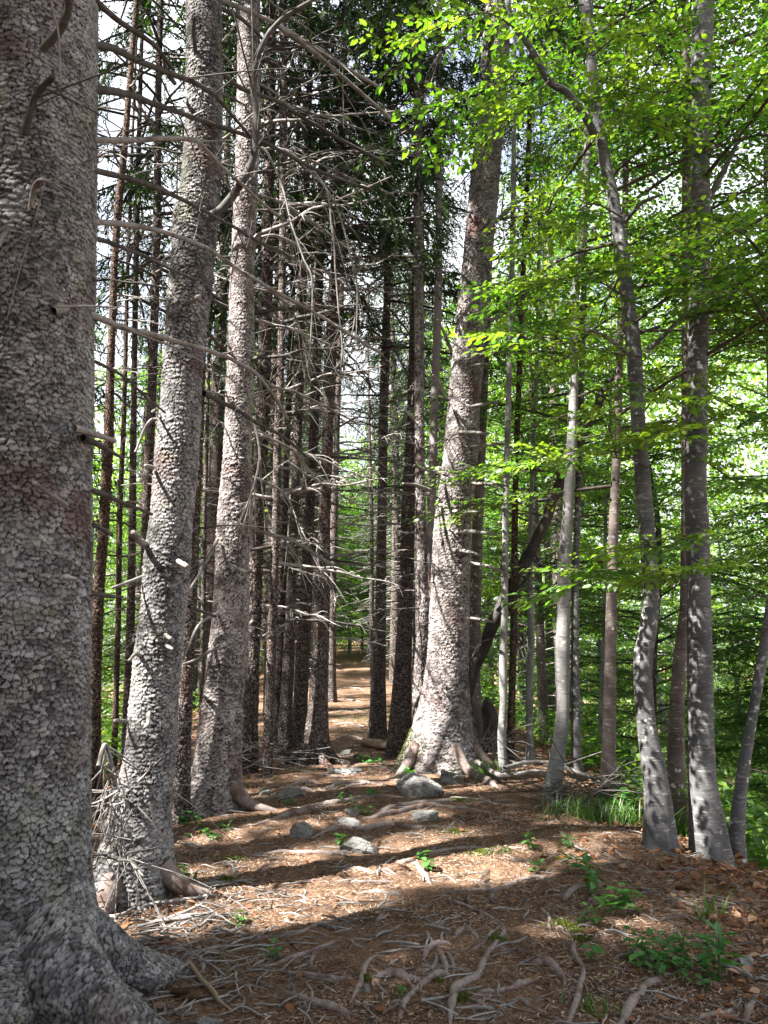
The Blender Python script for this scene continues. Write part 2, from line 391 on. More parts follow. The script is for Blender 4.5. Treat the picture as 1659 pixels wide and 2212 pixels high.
def leafy_branch(mb, pts, r0, rs, dens=1.0, ls=1.0, tbase=.5, cull=False, start=.15, sc=1.0):
    C = cr(pts, max(8, len(pts) * 4)); L = np.sum(np.linalg.norm(np.diff(C, axis=0), axis=1))
    tube(mb, pts, [r0, r0 * .25], max(6, len(pts) * 3), 5, .5, 1, wob=.03 * L, seed=rs.randint(999))
    n = max(3, int(L / .13 * dens)); s = np.linspace(start, 1, n); idx = s * (len(C) - 1); i = np.minimum(idx.astype(int), len(C) - 2); f = (idx - i)[:, None]
    P = C[i] * (1 - f) + C[i + 1] * f; T = C[i + 1] - C[i]; T /= np.linalg.norm(T, axis=1)[:, None] + 1e-9
    sg = np.where(np.arange(n) % 2, 1, -1) * rs.uniform(.5, 1.1, n); sg[-1] = 0
    d = np.stack([T[:, 0] * np.cos(sg) - T[:, 1] * np.sin(sg), T[:, 0] * np.sin(sg) + T[:, 1] * np.cos(sg), T[:, 2] * .4 + rs.normal(-.05, .14, n)], -1)
    sprays(mb, P, d, sc, rs, ls, tbase, cull)

def beech_crown(axis, z0, z1, Rr, nb, rs, dens=1.0, ls=1.0, cull=False, azf=None, tbase=.5):
    """axis(z)->xy ; layered leafy branches between z0 and z1"""
    mb = MB()
    for k in range(nb):
        u = (k + rs.uniform(0, 1)) / nb; z = z0 + (z1 - z0) * u; az = rs.uniform(0, 2 * np.pi) if azf is None else azf(rs)
        L = Rr * rs.uniform(.55, 1.1) * (1 - .55 * max(0, u - .35)); x, y = axis(z); up = rs.uniform(-.05, .45) + .5 * max(0, u - .6)
        dv = np.array([math.cos(az), math.sin(az)]); b = np.array([x, y, z])
        pts = [b, b + np.array([*(dv * L * .4), L * .4 * up]), b + np.array([*(dv * L * .75), L * .6 * up]), b + np.array([*(dv * L), L * (.62 * up - .08)])]
        leafy_branch(mb, pts, .008 + .006 * L, rs, dens, ls, tbase + rs.normal(0, .1), cull)
    return mb

def make_twig(seed, blades=22):
    rs = np.random.RandomState(seed); V = []; Q = []
    for k in range(blades):
        s = (k + .5) / blades; a = rs.uniform(0, 2 * np.pi); l = rs.uniform(.07, .13) * (1 - .3 * s); w = .015
        side = np.array([0, math.cos(a), math.sin(a)]); d = np.array([.75, .66 * side[1], .66 * side[2]]); t2 = np.cross(d, side); t2 /= np.linalg.norm(t2)
        p = np.array([s, 0, 0]); i = len(V); V += [p - t2 * w, p + t2 * w, p + d * l + t2 * w * .5, p + d * l - t2 * w * .5]; Q.append([i, i + 1, i + 2, i + 3])
    return np.array(V), np.array(Q)
TWG = [make_twig(50 + k) for k in range(3)]

def spruce_crown(axis, z0, z1, Rr, nb, rs, cull=False, dens=1.0, power=.45):
    mb = MB(); P = []; Dv = []; Ln = []
    for k in range(nb):
        u = (k + rs.uniform(0, 1)) / nb; z = z0 + (z1 - z0) * u; az = rs.uniform(0, 2 * np.pi)
        L = max(.3, Rr * (1.02 - u) ** power * rs.uniform(.6, 1.1)); x, y = axis(z); c, s = math.cos(az), math.sin(az); dr = rs.uniform(.1, .4)
        b = np.array([x, y, z]); pts = np.array([b, b + [c * L * .4, s * L * .4, -L * .3 * dr], b + [c * L * .75, s * L * .75, -L * .75 * dr], b + [c * L, s * L, -L * .8 * dr]])
        tube(mb, pts, [.008 + .009 * L, .004], 7, 4, .5, 1, seed=k, cap=False)
        C = cr(pts, 16); n = int(13 * L * dens) + 3; i = (rs.uniform(.22, 1, n) ** .8 * 15).astype(int); p = C[i]
        side = rs.choice([-1, 1], n); a2 = az + side * rs.uniform(.3, 1.4, n)
        d = np.stack([np.cos(a2), np.sin(a2), -rs.uniform(.3, 2.2, n)], -1)
        P.append(p + rs.normal(0, .03, (n, 3))); Dv.append(d); Ln.append(rs.uniform(.25, .6, n) * (.7 + .3 * min(L, 1.5)))
    P = np.concatenate(P); Dv = np.concatenate(Dv); Ln = np.concatenate(Ln)
    if cull:
        kk = keep(P + Dv / np.linalg.norm(Dv, axis=1)[:, None] * .2, .12); P = P[kk]; Dv = Dv[kk]; Ln = Ln[kk]
    F = frames(Dv, roll=rs.uniform(0, 6, len(P))); which = rs.randint(0, 3, len(P)); sc = Ln
    S = np.stack([sc, np.full_like(sc, .62), np.full_like(sc, .62)], -1)
    tn = np.clip(rs.normal(.45, .25, len(P)), 0, 1)
    for w in range(3):
        k = np.where(which == w)[0]; inst(mb, TWG[w][0], TWG[w][1], F[k] * S[k][:, None, :], P[k], tn[k])
    return mb

# ------------------------------------------------------------------ dead branch variants (shared meshes, unit length along +X)
def dead_variant(seed, fan=1.0):
    rs = np.random.RandomState(seed); mb = MB(); dr = rs.uniform(-.02, .12); n = 14
    x = np.linspace(0, 1, n); zz = rs.uniform(-.05, .12) * x - dr * x * x * 1.2; yy = np.cumsum(rs.normal(0, .013, n)) + rs.uniform(-.12, .12) * x * x
    C = np.stack([x, yy - yy[0], zz + np.cumsum(rs.normal(0, .008, n))], -1)
    tube(mb, C, [.016, .011, .008, .0035], n + 6, 5, rs.uniform(.2, .9), 0, .2, seed=seed)
    for k in range(int(rs.randint(6, 15) * fan)):
        i = rs.randint(4, n - 1); a = rs.choice([-1, 1]) * rs.uniform(.35, 1.1); L = rs.uniform(.1, .38) * (1.15 - x[i]); e = rs.uniform(-.9, .25)
        d = np.array([math.cos(a), math.sin(a), e]); p = C[i]
        tube(mb, [p, p + d * L * .5 + [0, 0, .02], p + d * L + [0, 0, -.12 * L]], [.005, .0018], 6, 4, rs.uniform(.2, .9), 0, seed=k, wob=.03, cap=False)
    return mb
DV = []
for k in range(12):
    o = dead_variant(300 + k, 1.0).build('dead_branch', M['dead'] if k % 2 else M['dead_dark']); DV.append(o.data); bpy.data.objects.remove(o)
DS = []
for k in range(5):     # broken pegs
    rs = np.random.RandomState(400 + k); mb = MB()
    tube(mb, [[0, 0, 0], [.5, rs.normal(0, .04), rs.normal(0, .04)], [1, rs.normal(0, .1), rs.normal(-.05, .1)]], [.06, .042, .012], 12, 6, rs.uniform(.1, .8), 0, .5, seed=k)
    o = mb.build('branch_stub', M['dead'] if k % 2 else M['dead_dark']); DS.append(o.data); bpy.data.objects.remove(o)

def put(name, me, parent, wloc, az, droop, L, roll=0.0, thick=1.0):
    o = bpy.data.objects.new(name, me); COL.objects.link(o); o.parent = parent
    o.location = Vector(wloc) - parent.location; o.rotation_euler = (roll, droop, az); o.scale = (L, L * thick, L * thick); return o

# ------------------------------------------------------------------ ground
def stretch(a, b, step, far0, far1, n0, n1, g=1.0):
    mid = np.arange(a, b, step)
    lo = a - (a - far0) * (np.linspace(1, 0, n0, endpoint=False) ** 2.2) if n0 else np.array([])
    hi = b + (far1 - b) * (np.linspace(0, 1, n1) ** 2.2)
    return np.concatenate([lo, mid, hi])
xs = stretch(-3.4, 3.8, .022, -130, 130, 70, 70); ys = stretch(1.6, 9.0, .022, -60, 190, 30, 130)
X, Y = np.meshgrid(xs, ys); Zg = height(X, Y)
mb = MB(); ny, nx = X.shape
ii = np.arange(ny - 1)[:, None] * nx + np.arange(nx - 1)[None]
mb.add(np.stack([X, Y, Zg], -1), np.stack([ii, ii + 1, ii + nx + 1, ii + nx], -1))
go = mb.build('ground', M['ground']); tag(go, 'brown needle covered forest floor falling away on both sides of the path', 'ground', kind='structure')

# ------------------------------------------------------------------ trunks
def vor_plates(u, v, n_u, seed):
    rs = np.random.RandomState(seed); nv = int(v.max() - v.min()) + 6; v0 = math.floor(v.min()) - 2
    J = rs.uniform(.1, .9, (nv, n_u, 2)); Rn = rs.uniform(0, 1, (nv, n_u))
    iu = np.floor(u).astype(int); iv = np.floor(v).astype(int)
    F1 = np.full(u.shape, 9.0); F2 = np.full(u.shape, 9.0); cr_ = np.zeros(u.shape); dv = np.zeros(u.shape)
    for a in (-1, 0, 1):
        for b in (-1, 0, 1):
            cu = iu + a; cv = iv + b; k = np.clip(cv - v0, 0, nv - 1); m = cu % n_u
            du = cu + J[k, m, 0] + .5 * (cv % 2) - u; dd = cv + J[k, m, 1] - v
            du = np.where(np.abs(du) > n_u / 2, du - np.sign(du) * n_u, du)
            d = np.sqrt(du * du + dd * dd); new = d < F1
            F2 = np.where(new, F1, np.minimum(F2, d)); cr_ = np.where(new, Rn[k, m], cr_); dv = np.where(new, -dd, dv); F1 = np.where(new, d, F1)
    return F1, F2, cr_, dv

def scales(u, v, un, n_u, seed):
    w3 = fbm(un * 60, 2, seed + 8); w4 = fbm(un * 60 + 31, 2, seed + 9); w5 = fbm(un * 130, 2, seed + 4)
    F1, F2, tint, dv = vor_plates(u + w3 * .8 + w5 * .5, v + w4 * 1.0 + w5 * .6, n_u, seed)
    edge = np.clip((F2 - F1 - .05) / .17, 0, 1); edge = edge * edge * (3 - 2 * edge)
    gap = np.clip((vnoise(un * 14, seed + 3) - .18) / .25, 0, 1)       # not every crack is open
    edge = 1 - (1 - edge) * (.6 + .4 * gap)
    lay = np.floor(5 * vnoise(un * np.array([38, 38, 62]), seed + 2)) / 5
    h = edge * (.35 + .45 * tint + .85 * np.clip(-dv, -.6, .6) + .3 * lay) + .5 * fbm(un * 95, 2, seed + 7)
    return h, np.clip(.5 * tint + .35 * lay + 1.1 * fbm(un * 24, 2, seed + 12) + .35 * np.clip(-dv, -.5, .6) + .05, 0, 1), edge

class Trunk: pass
def trunk_path(pts, D, H, lean=(0, 0), ext=.35):
    """pts (centre px, half width px, y px); D depth of the tree"""
    rows = []
    for cx, hw, y in pts:
        p = at(cx, y, D); tt = np.linalg.norm((p - [0, 0, CAMZ])) / np.linalg.norm(ray(cx, y)); rows.append([p[2], p[0], p[1], hw * tt / FPX])
    rows.sort(key=lambda r: r[0]); a = np.array(rows)
    zg = float(height(a[0, 1], a[0, 2]))
    if a[0, 0] > zg - ext: a = np.vstack([[zg - ext, a[0, 1], a[0, 2], a[0, 3] * 1.12], a])
    top = a[-1]; sl = (a[-1, 1] - a[-3, 1]) / (a[-1, 0] - a[-3, 0] + 1e-6)
    if H > top[0] + .5:
        dz = H - top[0]
        a = np.vstack([a, [top[0] + dz * .5, top[1] + sl * dz * .35 + lean[0], top[2] + lean[1], top[3] * .6], [H, top[1] + sl * dz * .5 + lean[0] * 2, top[2] + lean[1] * 2, .02]])
    T = Trunk(); T.a = a; T.zg = zg; T.base = np.array([np.interp(zg, a[:, 0], a[:, 1]), np.interp(zg, a[:, 0], a[:, 2]), zg]); T.H = a[-1, 0]
    zf = np.linspace(a[0, 0], a[-1, 0], 600); F = np.stack([np.interp(zf, a[:, 0], a[:, k]) for k in (1, 2, 3)], -1)
    w = max(3, int(.35 / (zf[1] - zf[0]))) | 1; pad = w // 2
    Fp = np.vstack([np.repeat(F[:1], pad, 0), F, np.repeat(F[-1:], pad, 0)]); ker = np.hanning(w + 2)[1:-1]; ker /= ker.sum()
    T.f = np.stack([np.convolve(Fp[:, k], ker, 'valid') for k in range(3)], -1); T.zf = zf
    T.xy = lambda z: (float(np.interp(z, zf, T.f[:, 0])), float(np.interp(z, zf, T.f[:, 1])))
    T.r = lambda z: float(np.interp(z, zf, T.f[:, 2]))
    return T

def trunk_mesh(T, hero=0, fine=None, cell=(.045, .028), seed=0, lobes=5, lob=.25, amp=.011, lump=.05, lobh=.35, spec=()):
    z0, z1 = T.zf[0], T.zf[-1]
    if hero:
        zt = fine[1]; zz = np.concatenate([np.arange(z0, zt, fine[0]), np.linspace(zt, z1, 40)]); ns = hero
    else:
        zz = np.concatenate([np.arange(z0, min(T.zg + 1.2, z1), .06), np.arange(min(T.zg + 1.2, z1), z1, .16), [z1]]); ns = 18
    th = np.linspace(0, 2 * np.pi, ns, endpoint=False); TH, ZZ = np.meshgrid(th, zz)
    cx = np.interp(zz, T.zf, T.f[:, 0])[:, None]; cy = np.interp(zz, T.zf, T.f[:, 1])[:, None]; rr = np.interp(zz, T.zf, T.f[:, 2])[:, None]
    k = np.exp(-np.clip(ZZ - T.zg, -.2, 9) / lobh)
    ph = seed * 1.7; lo = np.cos(lobes * TH + ph + .8 * np.sin(TH * 2 + seed)); lo = np.sign(lo) * np.abs(lo) ** .7
    r = rr * (1 + k * lob * (lo * .7 + .12))
    for (a_, w_, A_, h_) in spec:
        da = (TH - a_ + np.pi) % (2 * np.pi) - np.pi; r = r + rr * A_ * np.exp(-(da / w_) ** 2) * np.exp(-np.clip(ZZ - T.zg, -.2, 9) / h_)
    un = np.stack([np.cos(TH) * rr * 1., np.sin(TH) * rr, ZZ], -1)
    r = r + fbm(un * 3.3, 2, seed) * lump * 2 * rr
    tint = np.full(TH.shape, .5); edge = np.ones(TH.shape)
    if hero:
        n_u = max(8, round(2 * np.pi * np.median(T.f[:400, 2]) / cell[0]))
        w1 = fbm(un * 11, 2, seed + 5); w2 = fbm(un * 11 + 40, 2, seed + 6); w3 = fbm(un * 45, 2, seed + 8)
        h, tint, edge = scales(TH / (2 * np.pi) * n_u + w1 * 2.6, ZZ / cell[1] + w2 * 2.6, un, n_u, seed)
        tint = np.clip(tint + .9 * fbm(un * 2.6, 3, seed + 15) + .5 * fbm(un * np.array([9, 9, 3]), 2, seed + 16), 0, 1)
        r = r + (.35 + 1.35 * vnoise(un * 3.1, seed + 14)) * amp * (h - .5) * np.clip(rr / .06, 0, 1)
    V = np.stack([cx + np.cos(TH) * r, cy + np.sin(TH) * r, ZZ], -1)
    mb = MB(); mb.add(V, gridq(len(zz), ns), tint.ravel(), edge.ravel()); return mb

def px_branch(pts, D0, D1, w0, w1, sag=0):
    n = len(pts); P = [at(x, y, D0 + (D1 - D0) * k / (n - 1)) for k, (x, y) in enumerate(pts)]
    s = D0 / FPX; return np.array(P), [w0 * s, (w0 * .6 + w1 * .4) * s, w1 * D1 / FPX]

def add_branch(par, pts, D0, D1, w0, w1, mat='dead', name='dead_branch', twigs=0, seed=0, lump=.35):
    mb = MB(); P, r = px_branch(pts, D0, D1, w0, w1)
    C, rad = tube(mb, P, r, max(14, 8 * len(pts)), 7, .5, 0, lump, wob=.02, seed=seed)
    rs = np.random.RandomState(seed + 77)
    for k in range(twigs * 3):
        i = rs.randint(len(C) // 4, len(C) - 2); T = C[i + 1] - C[i]; T /= np.linalg.norm(T); d = T + rs.normal(0, .6, 3) + [0, 0, -.3]; L = rs.uniform(.1, .6)
        tube(mb, [C[i], C[i] + d * L * .5, C[i] + d * L + [0, 0, -.15 * L]], [max(.003, rad[i] * .4), .0015], 7, 4, .6, 0, wob=.04, seed=k, cap=False)
    return mb.build(name, M[mat], par)

def random_dead(T, par, n, z0, z1, L0, L1, rs, azs=None, stub=.25, droop=(-.2, .28)):
    for k in range(n):
        z = rs.uniform(z0, z1); az = rs.uniform(0, 2 * np.pi) if azs is None else rs.choice(azs) + rs.normal(0, .55)
        x, y = T.xy(z); r = T.r(z) * .8; w = (x + math.cos(az) * r, y + math.sin(az) * r, z)
        if rs.uniform() < stub: put('branch_stub', DS[rs.randint(5)], par, w, az, rs.uniform(-.6, .5), rs.uniform(.06, .2))
        else: put('dead_branch', DV[rs.randint(12)], par, w, az, rs.uniform(*droop), rs.uniform(L0, L1), rs.uniform(-.5, .5))

def lobes_roots(T, par, angs, L, r, mat):
    for k, a in enumerate(angs):
        mb = MB(); pts = []
        for s, zz, in ((.25, .30), (.75, .10), (1.35, .015), (2.0, -.05)):
            q = T.base[:2] + np.array([math.cos(a + .15 * s), math.sin(a + .15 * s)]) * (T.r(T.zg + .25) * .9 + L * (s - .25) * .5); g = float(height(q[0], q[1])); pts.append([q[0], q[1], g + zz * L * 1.4])
        tube(mb, pts, [r, r * .75, r * .5, r * .25], 20, 10, .4, 0, .25, seed=k + int(a * 10)); mb.build('buttress_root', mat, par)

def moss_on(T, par, a0, a1, z1, n, seed):
    rs = np.random.RandomState(seed); a = rs.uniform(a0, a1, n); z = T.zg + rs.uniform(-.05, z1, n) ** 1.3
    xy = np.array([T.xy(q) for q in z]); rr = np.array([T.r(q) for q in z]) * 1.05
    P = np.stack([xy[:, 0] + np.cos(a) * rr, xy[:, 1] + np.sin(a) * rr, z], -1); d = np.stack([np.cos(a), np.sin(a), rs.uniform(0, 1, n)], -1) + rs.normal(0, .4, (n, 3))
    mb = MB(); inst(mb, np.array([[0, -.3, 0], [0, .3, 0], [1, .15, 0], [1, -.15, 0]]), np.array([[0, 1, 2, 3]]), frames(d, roll=rs.uniform(0, 6, n)) * rs.uniform(.006, .015, n)[:, None, None], P, rs.uniform(0, 1, n)); mb.build('moss', M['moss'], par)

CONIF = 'spruce trunks along the forest path'
def spruce(label, D, pts, H=18, hero=0, fine=None, cell=(.045, .028), seed=1, mat='bark', lob=.2, lobes=5, crown=None, amp=.011, lump=.05, lobh=.35, cat='spruce tree', spec=()):
    T = trunk_path(pts, D, H); par = thing('spruce_tree', label, cat, T.base, CONIF)
    trunk_mesh(T, hero, fine, cell, seed, lobes, lob, amp, lump, lobh, spec).build('trunk', M[mat], par)
    if crown:
        z0, z1, Rr, nb, cull = crown
        spruce_crown(T.xy, z0, min(z1, T.H - .1), Rr, nb, np.random.RandomState(seed + 900), cull).build('crown', [M['needle'], M['dead_dark']], par)
    return T, par

# --- the great spruce at the left edge
T1, S1 = spruce('huge scaly spruce trunk filling the left edge of the view, nearest of all', 3.3,
    [(78,128,-120),(75,130,0),(64,134,500),(54,138,1000),(46,141,1400),(40,147,1700),(38,150,1900),(41,156,1980),(48,166,2050),(56,184,2140)],
    15, 480, (.0052, 5.2), (.034, .021), 1, 'bark_hero', .06, 5, (7, 14.8, 2.6, 60, True), .0085, .03, spec=((.15, .20, .5, .15), (-.95, .24, .45, .16), (-2.0, .3, .3, .2), (2.6, .5, .4, .2)))
def giant_root(pts, r, seed=4):
    n, sd = 170, 96; C = cr(np.array(pts), n); rad = np.interp(np.linspace(0, 1, n), np.linspace(0, 1, len(r)), r)
    V = rings(C, rad, sd, .10, seed, 1.0); ax = C[:, None, :]; d = V - ax; L = np.linalg.norm(d, axis=2, keepdims=True) + 1e-6
    sl = np.concatenate([[0], np.cumsum(np.linalg.norm(np.diff(C, axis=0), axis=1))])[:, None] + 0 * L[..., 0]
    th = np.linspace(0, 2 * np.pi, sd, endpoint=False)[None] + 0 * sl; n_u = 28
    h, ti, ed = scales(th / (2 * np.pi) * n_u + 2.2 * fbm(V * 11, 2, 5), sl / .022 + 2.2 * fbm(V * 11 + 9, 2, 6), V, n_u, seed)
    V = V + d / L * (.006 * (h - .4) * np.clip(L[..., 0] / .06, 0, 1) + fbm(V * 9, 2, 2) * .03 * np.clip(L[..., 0] / .08, 0, 1))[..., None]
    mb = MB(); mb.add(V, gridq(n, sd), ti.ravel(), ed.ravel()); return mb
b = gp(120, 2120); e1 = gp(385, 2100); e2 = gp(460, 2120)
giant_root([at(100, 1990, 3.35), at(190, 2045, 3.36), at(265, 2082, 3.40), at(330, 2100, 3.45), e1 + [0, 0, -.005], e2 + [0, 0, -.05]], [.15, .125, .095, .07, .045, .02]).build('buttress_root', M['bark_hero'], S1)
q0 = gp(250, 2195); q1 = gp(400, 2330)
giant_root([at(80, 2030, 3.15), at(140, 2110, 3.06), at(205, 2172, 2.98), at(280, 2222, 2.92) , q1 + [0, 0, .02], q1 + [.15, -.12, -.06]], [.18, .15, .115, .085, .06, .03], 6).build('buttress_root', M['bark_hero'], S1)
giant_root([at(40, 2060, 3.1), at(10, 2160, 2.98), at(-15, 2260, 2.85), at(-30, 2340, 2.8)], [.15, .13, .10, .07], 8).build('buttress_root', M['bark_hero'], S1)
B1 = [([(195,-10),(250,40),(330,95),(375,150)],3.3,3.9,8,4,'dead_dark'),
 ([(190,96),(242,104),(303,134),(363,155),(420,178),(460,202),(478,222),(531,286),(570,330)],3.3,4.9,9,3,'dead_dark'),
 ([(190,190),(269,202),(336,225),(403,249),(470,272),(557,302),(620,335),(700,375),(800,410)],3.3,6.0,9,3,'dead_dark'),
 ([(175,303),(290,302),(410,299),(447,323),(487,366),(521,396),(557,430),(612,474)],3.3,5.0,7,3,'dead'),
 ([(190,364),(303,393),(370,420),(437,454),(497,487),(557,521),(640,560)],3.3,5.2,7,3,'dead_dark'),
 ([(175,477),(269,484),(336,497),(420,524),(470,551),(557,608),(624,644),(692,681),(758,725),(826,765)],3.3,5.8,7,3,'dead'),
 ([(190,511),(235,524),(303,551),(340,568),(425,606)],3.3,4.3,6,3,'dead_dark'),
 ([(115,672),(161,668),(235,695),(269,708),(336,725),(403,745),(470,765),(504,779),(557,812),(601,870),(622,905)],3.02,5.2,9,3,'dead'),
 ([(115,661),(180,662),(248,665)],3.02,3.2,3,2,'dead'),
 ([(180,772),(215,786),(255,806),(292,833),(319,860),(356,893)],3.35,4.2,4,2,'dead_dark'),
 ([(160,925),(205,938),(248,953)],3.08,3.3,8,5,'dead'),
 ([(178,945),(220,965),(267,990)],3.2,3.5,8,3,'dead_dark'),
 ([(74,1044),(110,1066),(146,1090)],2.97,2.9,5,4,'dead'),
 ([(180,1054),(235,1071),(269,1088),(330,1112)],3.3,4.0,7,3,'dead_dark'),
 ([(178,1124),(215,1138),(242,1155)],3.3,3.5,6,3,'dead_dark'),
 ([(180,1278),(229,1286),(265,1290)],3.3,3.6,6,3,'dead_dark'),
 ([(54,290),(62,262),(77,215),(98,186),(116,166)],2.98,2.8,8,6,'dead_dark'),
 ([(91,106),(128,67),(146,27),(152,-15)],2.98,2.8,9,8,'dead_dark'),
 ([(105,-20),(118,35),(128,75),(134,178)],2.6,2.7,3,2,'dead'),
 ([(67,447),(72,415),(80,393),(92,388),(106,392)],2.98,2.85,6,4,'dead'),
 ([(-5,532),(8,510),(20,492)],2.95,2.98,5,6,'dead'),
 ([(138,1246),(165,1250)],3.0,3.0,6,4,'dead')]
for k, (p, d0, d1, w0, w1, m) in enumerate(B1): add_branch(S1, p, d0, d1, w0 * 1.1, w1 * 1.1, m, 'dead_branch' if len(p) > 3 else 'branch_stub', 4 if len(p) > 6 else (2 if len(p) > 4 else 0), k)

# --- second spruce, sunlit on its left side
T2, S2 = spruce('thick leaning spruce with scaly bark sunlit on its left side, burl halfway up', 4.7,
    [(440,37,0),(442,38,235),(435,42,403),(423,48,465),(417,46,554),(407,43,658),(398,42,759),(391,42,860),(384,45,960),(377,46,1061),(370,43,1115),(360,49,1216),(354,47,1317),(341,50,1417),(332,51,1518),(327,53,1619),(312,58,1700),(302,62,1756),(291,76,1840),(287,88,1900)],
    16, 360, (.0062, 6.2), (.032, .020), 2, 'bark_hero', .14, 4, (8.0, 15.8, 2.3, 52, True), .0085, .06)
B2 = [([(440,478),(475,455),(504,420),(534,374),(550,325),(552,240),(546,190),(556,120),(600,50),(675,0)],4.62,4.4,11,5,'dead_dark'),
 ([(440,-20),(490,5),(557,34),(624,67),(725,134),(828,194)],4.6,5.6,6,4,'dead'),
 ([(590,50),(692,124),(759,181),(852,264)],5.0,5.9,6,4,'dead'),
 ([(470,150),(520,190),(557,203),(607,221),(641,248),(725,295),(793,332),(842,358)],4.75,6.0,6,4,'dead_dark'),
 ([(470,15),(520,40),(560,75)],4.7,5.2,6,4,'dead_dark'),
 ([(440,850),(500,880),(560,915),(620,950),(660,985)],4.75,6.2,6,3,'dead_dark'),
 ([(430,690),(470,740),(510,775)],4.75,5.2,5,2,'dead_dark'),
 ([(405,655),(430,640)],4.55,4.4,7,6,'dead'),
 ([(355,130),(362,160),(378,182)],4.45,4.6,5,6,'dead_dark'),
 ([(420,42),(419,75),(424,122)],4.4,4.6,4,6,'dead_dark'),
 ([(410,265),(418,250),(442,238)],4.5,4.3,3,3,'dead'),
 ([(318,1180),(300,1168),(286,1150)],4.65,4.4,8,6,'dead'),
 ([(385,1212),(405,1222)],4.55,4.4,6,5,'dead'),
 ([(358,1372),(372,1378)],4.55,4.45,5,4,'dead'),
 ([(360,1395),(373,1402)],4.55,4.45,4,3,'dead'),
 ([(322,1541),(321,1560),(314,1570)],4.55,4.4,5,4,'dead'),
 ([(305,1418),(292,1413),(278,1428)],4.6,4.4,5,3,'dead'),
 ([(340,906),(325,908),(310,930),(296,965),(290,975)],4.7,4.6,4,2,'dead'),
 ([(306,1246),(275,1258),(242,1270)],4.65,4.4,4,3,'dead'),
 ([(408,1310),(435,1320),(465,1332)],4.75,5.3,4,3,'dead_dark'),
 ([(285,1560),(260,1556),(248,1556)],4.65,4.5,4,4,'dead'),
 ([(336,885),(330,890)],4.6,4.5,3,3,'dead'), ([(330,1010),(315,1006)],4.6,4.5,5,4,'dead')]
for k, (p, d0, d1, w0, w1, m) in enumerate(B2): add_branch(S2, p, d0, d1, w0, w1, m, 'dead_branch' if len(p) > 3 else 'branch_stub', 2 if len(p) > 5 else 0, 50 + k)
lobes_roots(T2, S2, (-.3, -1.9, 3.0), .4, .07, M['root'])

# --- third spruce
T3, S3 = spruce('tall spruce lit bright on its upper left, flaring base at the left path edge', 6.75,
    [(538,23,0),(537,24,200),(532,24,400),(523,26,600),(519,29,800),(512,30,1000),(507,37,1115),(502,35,1216),(499,39,1317),(493,42,1417),(479,43,1518),(471,48,1619),(461,56,1690),(457,64,1730)],
    17, 290, (.008, 8.6), (.033, .022), 3, 'bark_red', .18, 5, (8.5, 15.8, 2.1, 50, True), .0085, .06)
B3 = [([(535,1140),(557,1147),(624,1165),(668,1189),(718,1219)],6.7,7.2,5,3,'dead'),
 ([(515,1230),(540,1238)],6.5,6.4,5,4,'dead'), ([(470,1165),(440,1225),(410,1275)],6.6,6.2,4,2,'dead'),
 ([(470,1325),(430,1350),(395,1425)],6.6,6.1,4,2,'dead'), ([(462,1400),(425,1425),(395,1435)],6.6,6.2,4,2,'dead'),
 ([(545,690),(590,700),(641,715),(715,745)],6.9,7.8,4,2,'dead'), ([(545,800),(590,834),(640,848),(705,880),(768,912)],6.9,8.2,4,2,'dead'),
 ([(540,940),(590,950),(640,980),(680,1035)],6.9,7.6,4,2,'dead'), ([(535,1030),(570,1040),(620,1075),(655,1165)],6.9,7.5,4,2,'dead'),
 ([(550,380),(567,319),(607,396),(631,487),(655,557),(675,617),(668,792)],6.4,6.3,2.8,1.6,'dead'),
 ([(600,320),(641,339),(700,400),(718,500),(728,624),(745,800)],6.2,6.3,2.8,1.6,'dead'),
 ([(640,345),(715,423),(759,557),(772,641),(755,745)],6.2,6.4,2.5,1.4,'dead'),
 ([(550,600),(600,640),(640,690),(660,760)],6.9,7.4,4,2,'dead'), ([(548,900),(560,985),(545,1060),(515,1135)],6.5,6.4,3,2,'dead'),
 ([(552,330),(600,320),(680,350),(760,385),(850,420)],6.9,7.6,4,2,'dead'), ([(552,420),(610,440),(690,490),(780,560)],6.9,7.8,4,2,'dead'),
 ([(545,520),(600,510),(680,560),(745,640)],6.9,7.8,4,2,'dead')]
for k, (p, d0, d1, w0, w1, m) in enumerate(B3): add_branch(S3, p, d0, d1, w0, w1, m, 'dead_branch' if len(p) > 2 else 'branch_stub', 4 if len(p) > 3 else 0, 90 + k)
random_dead(T3, S3, 24, 2.5, 9, .5, 1.6, np.random.RandomState(31), [0, -.6, .6, 2.6], .15)
lobes_roots(T3, S3, (-.4, -2.4), .5, .07, M['root'])

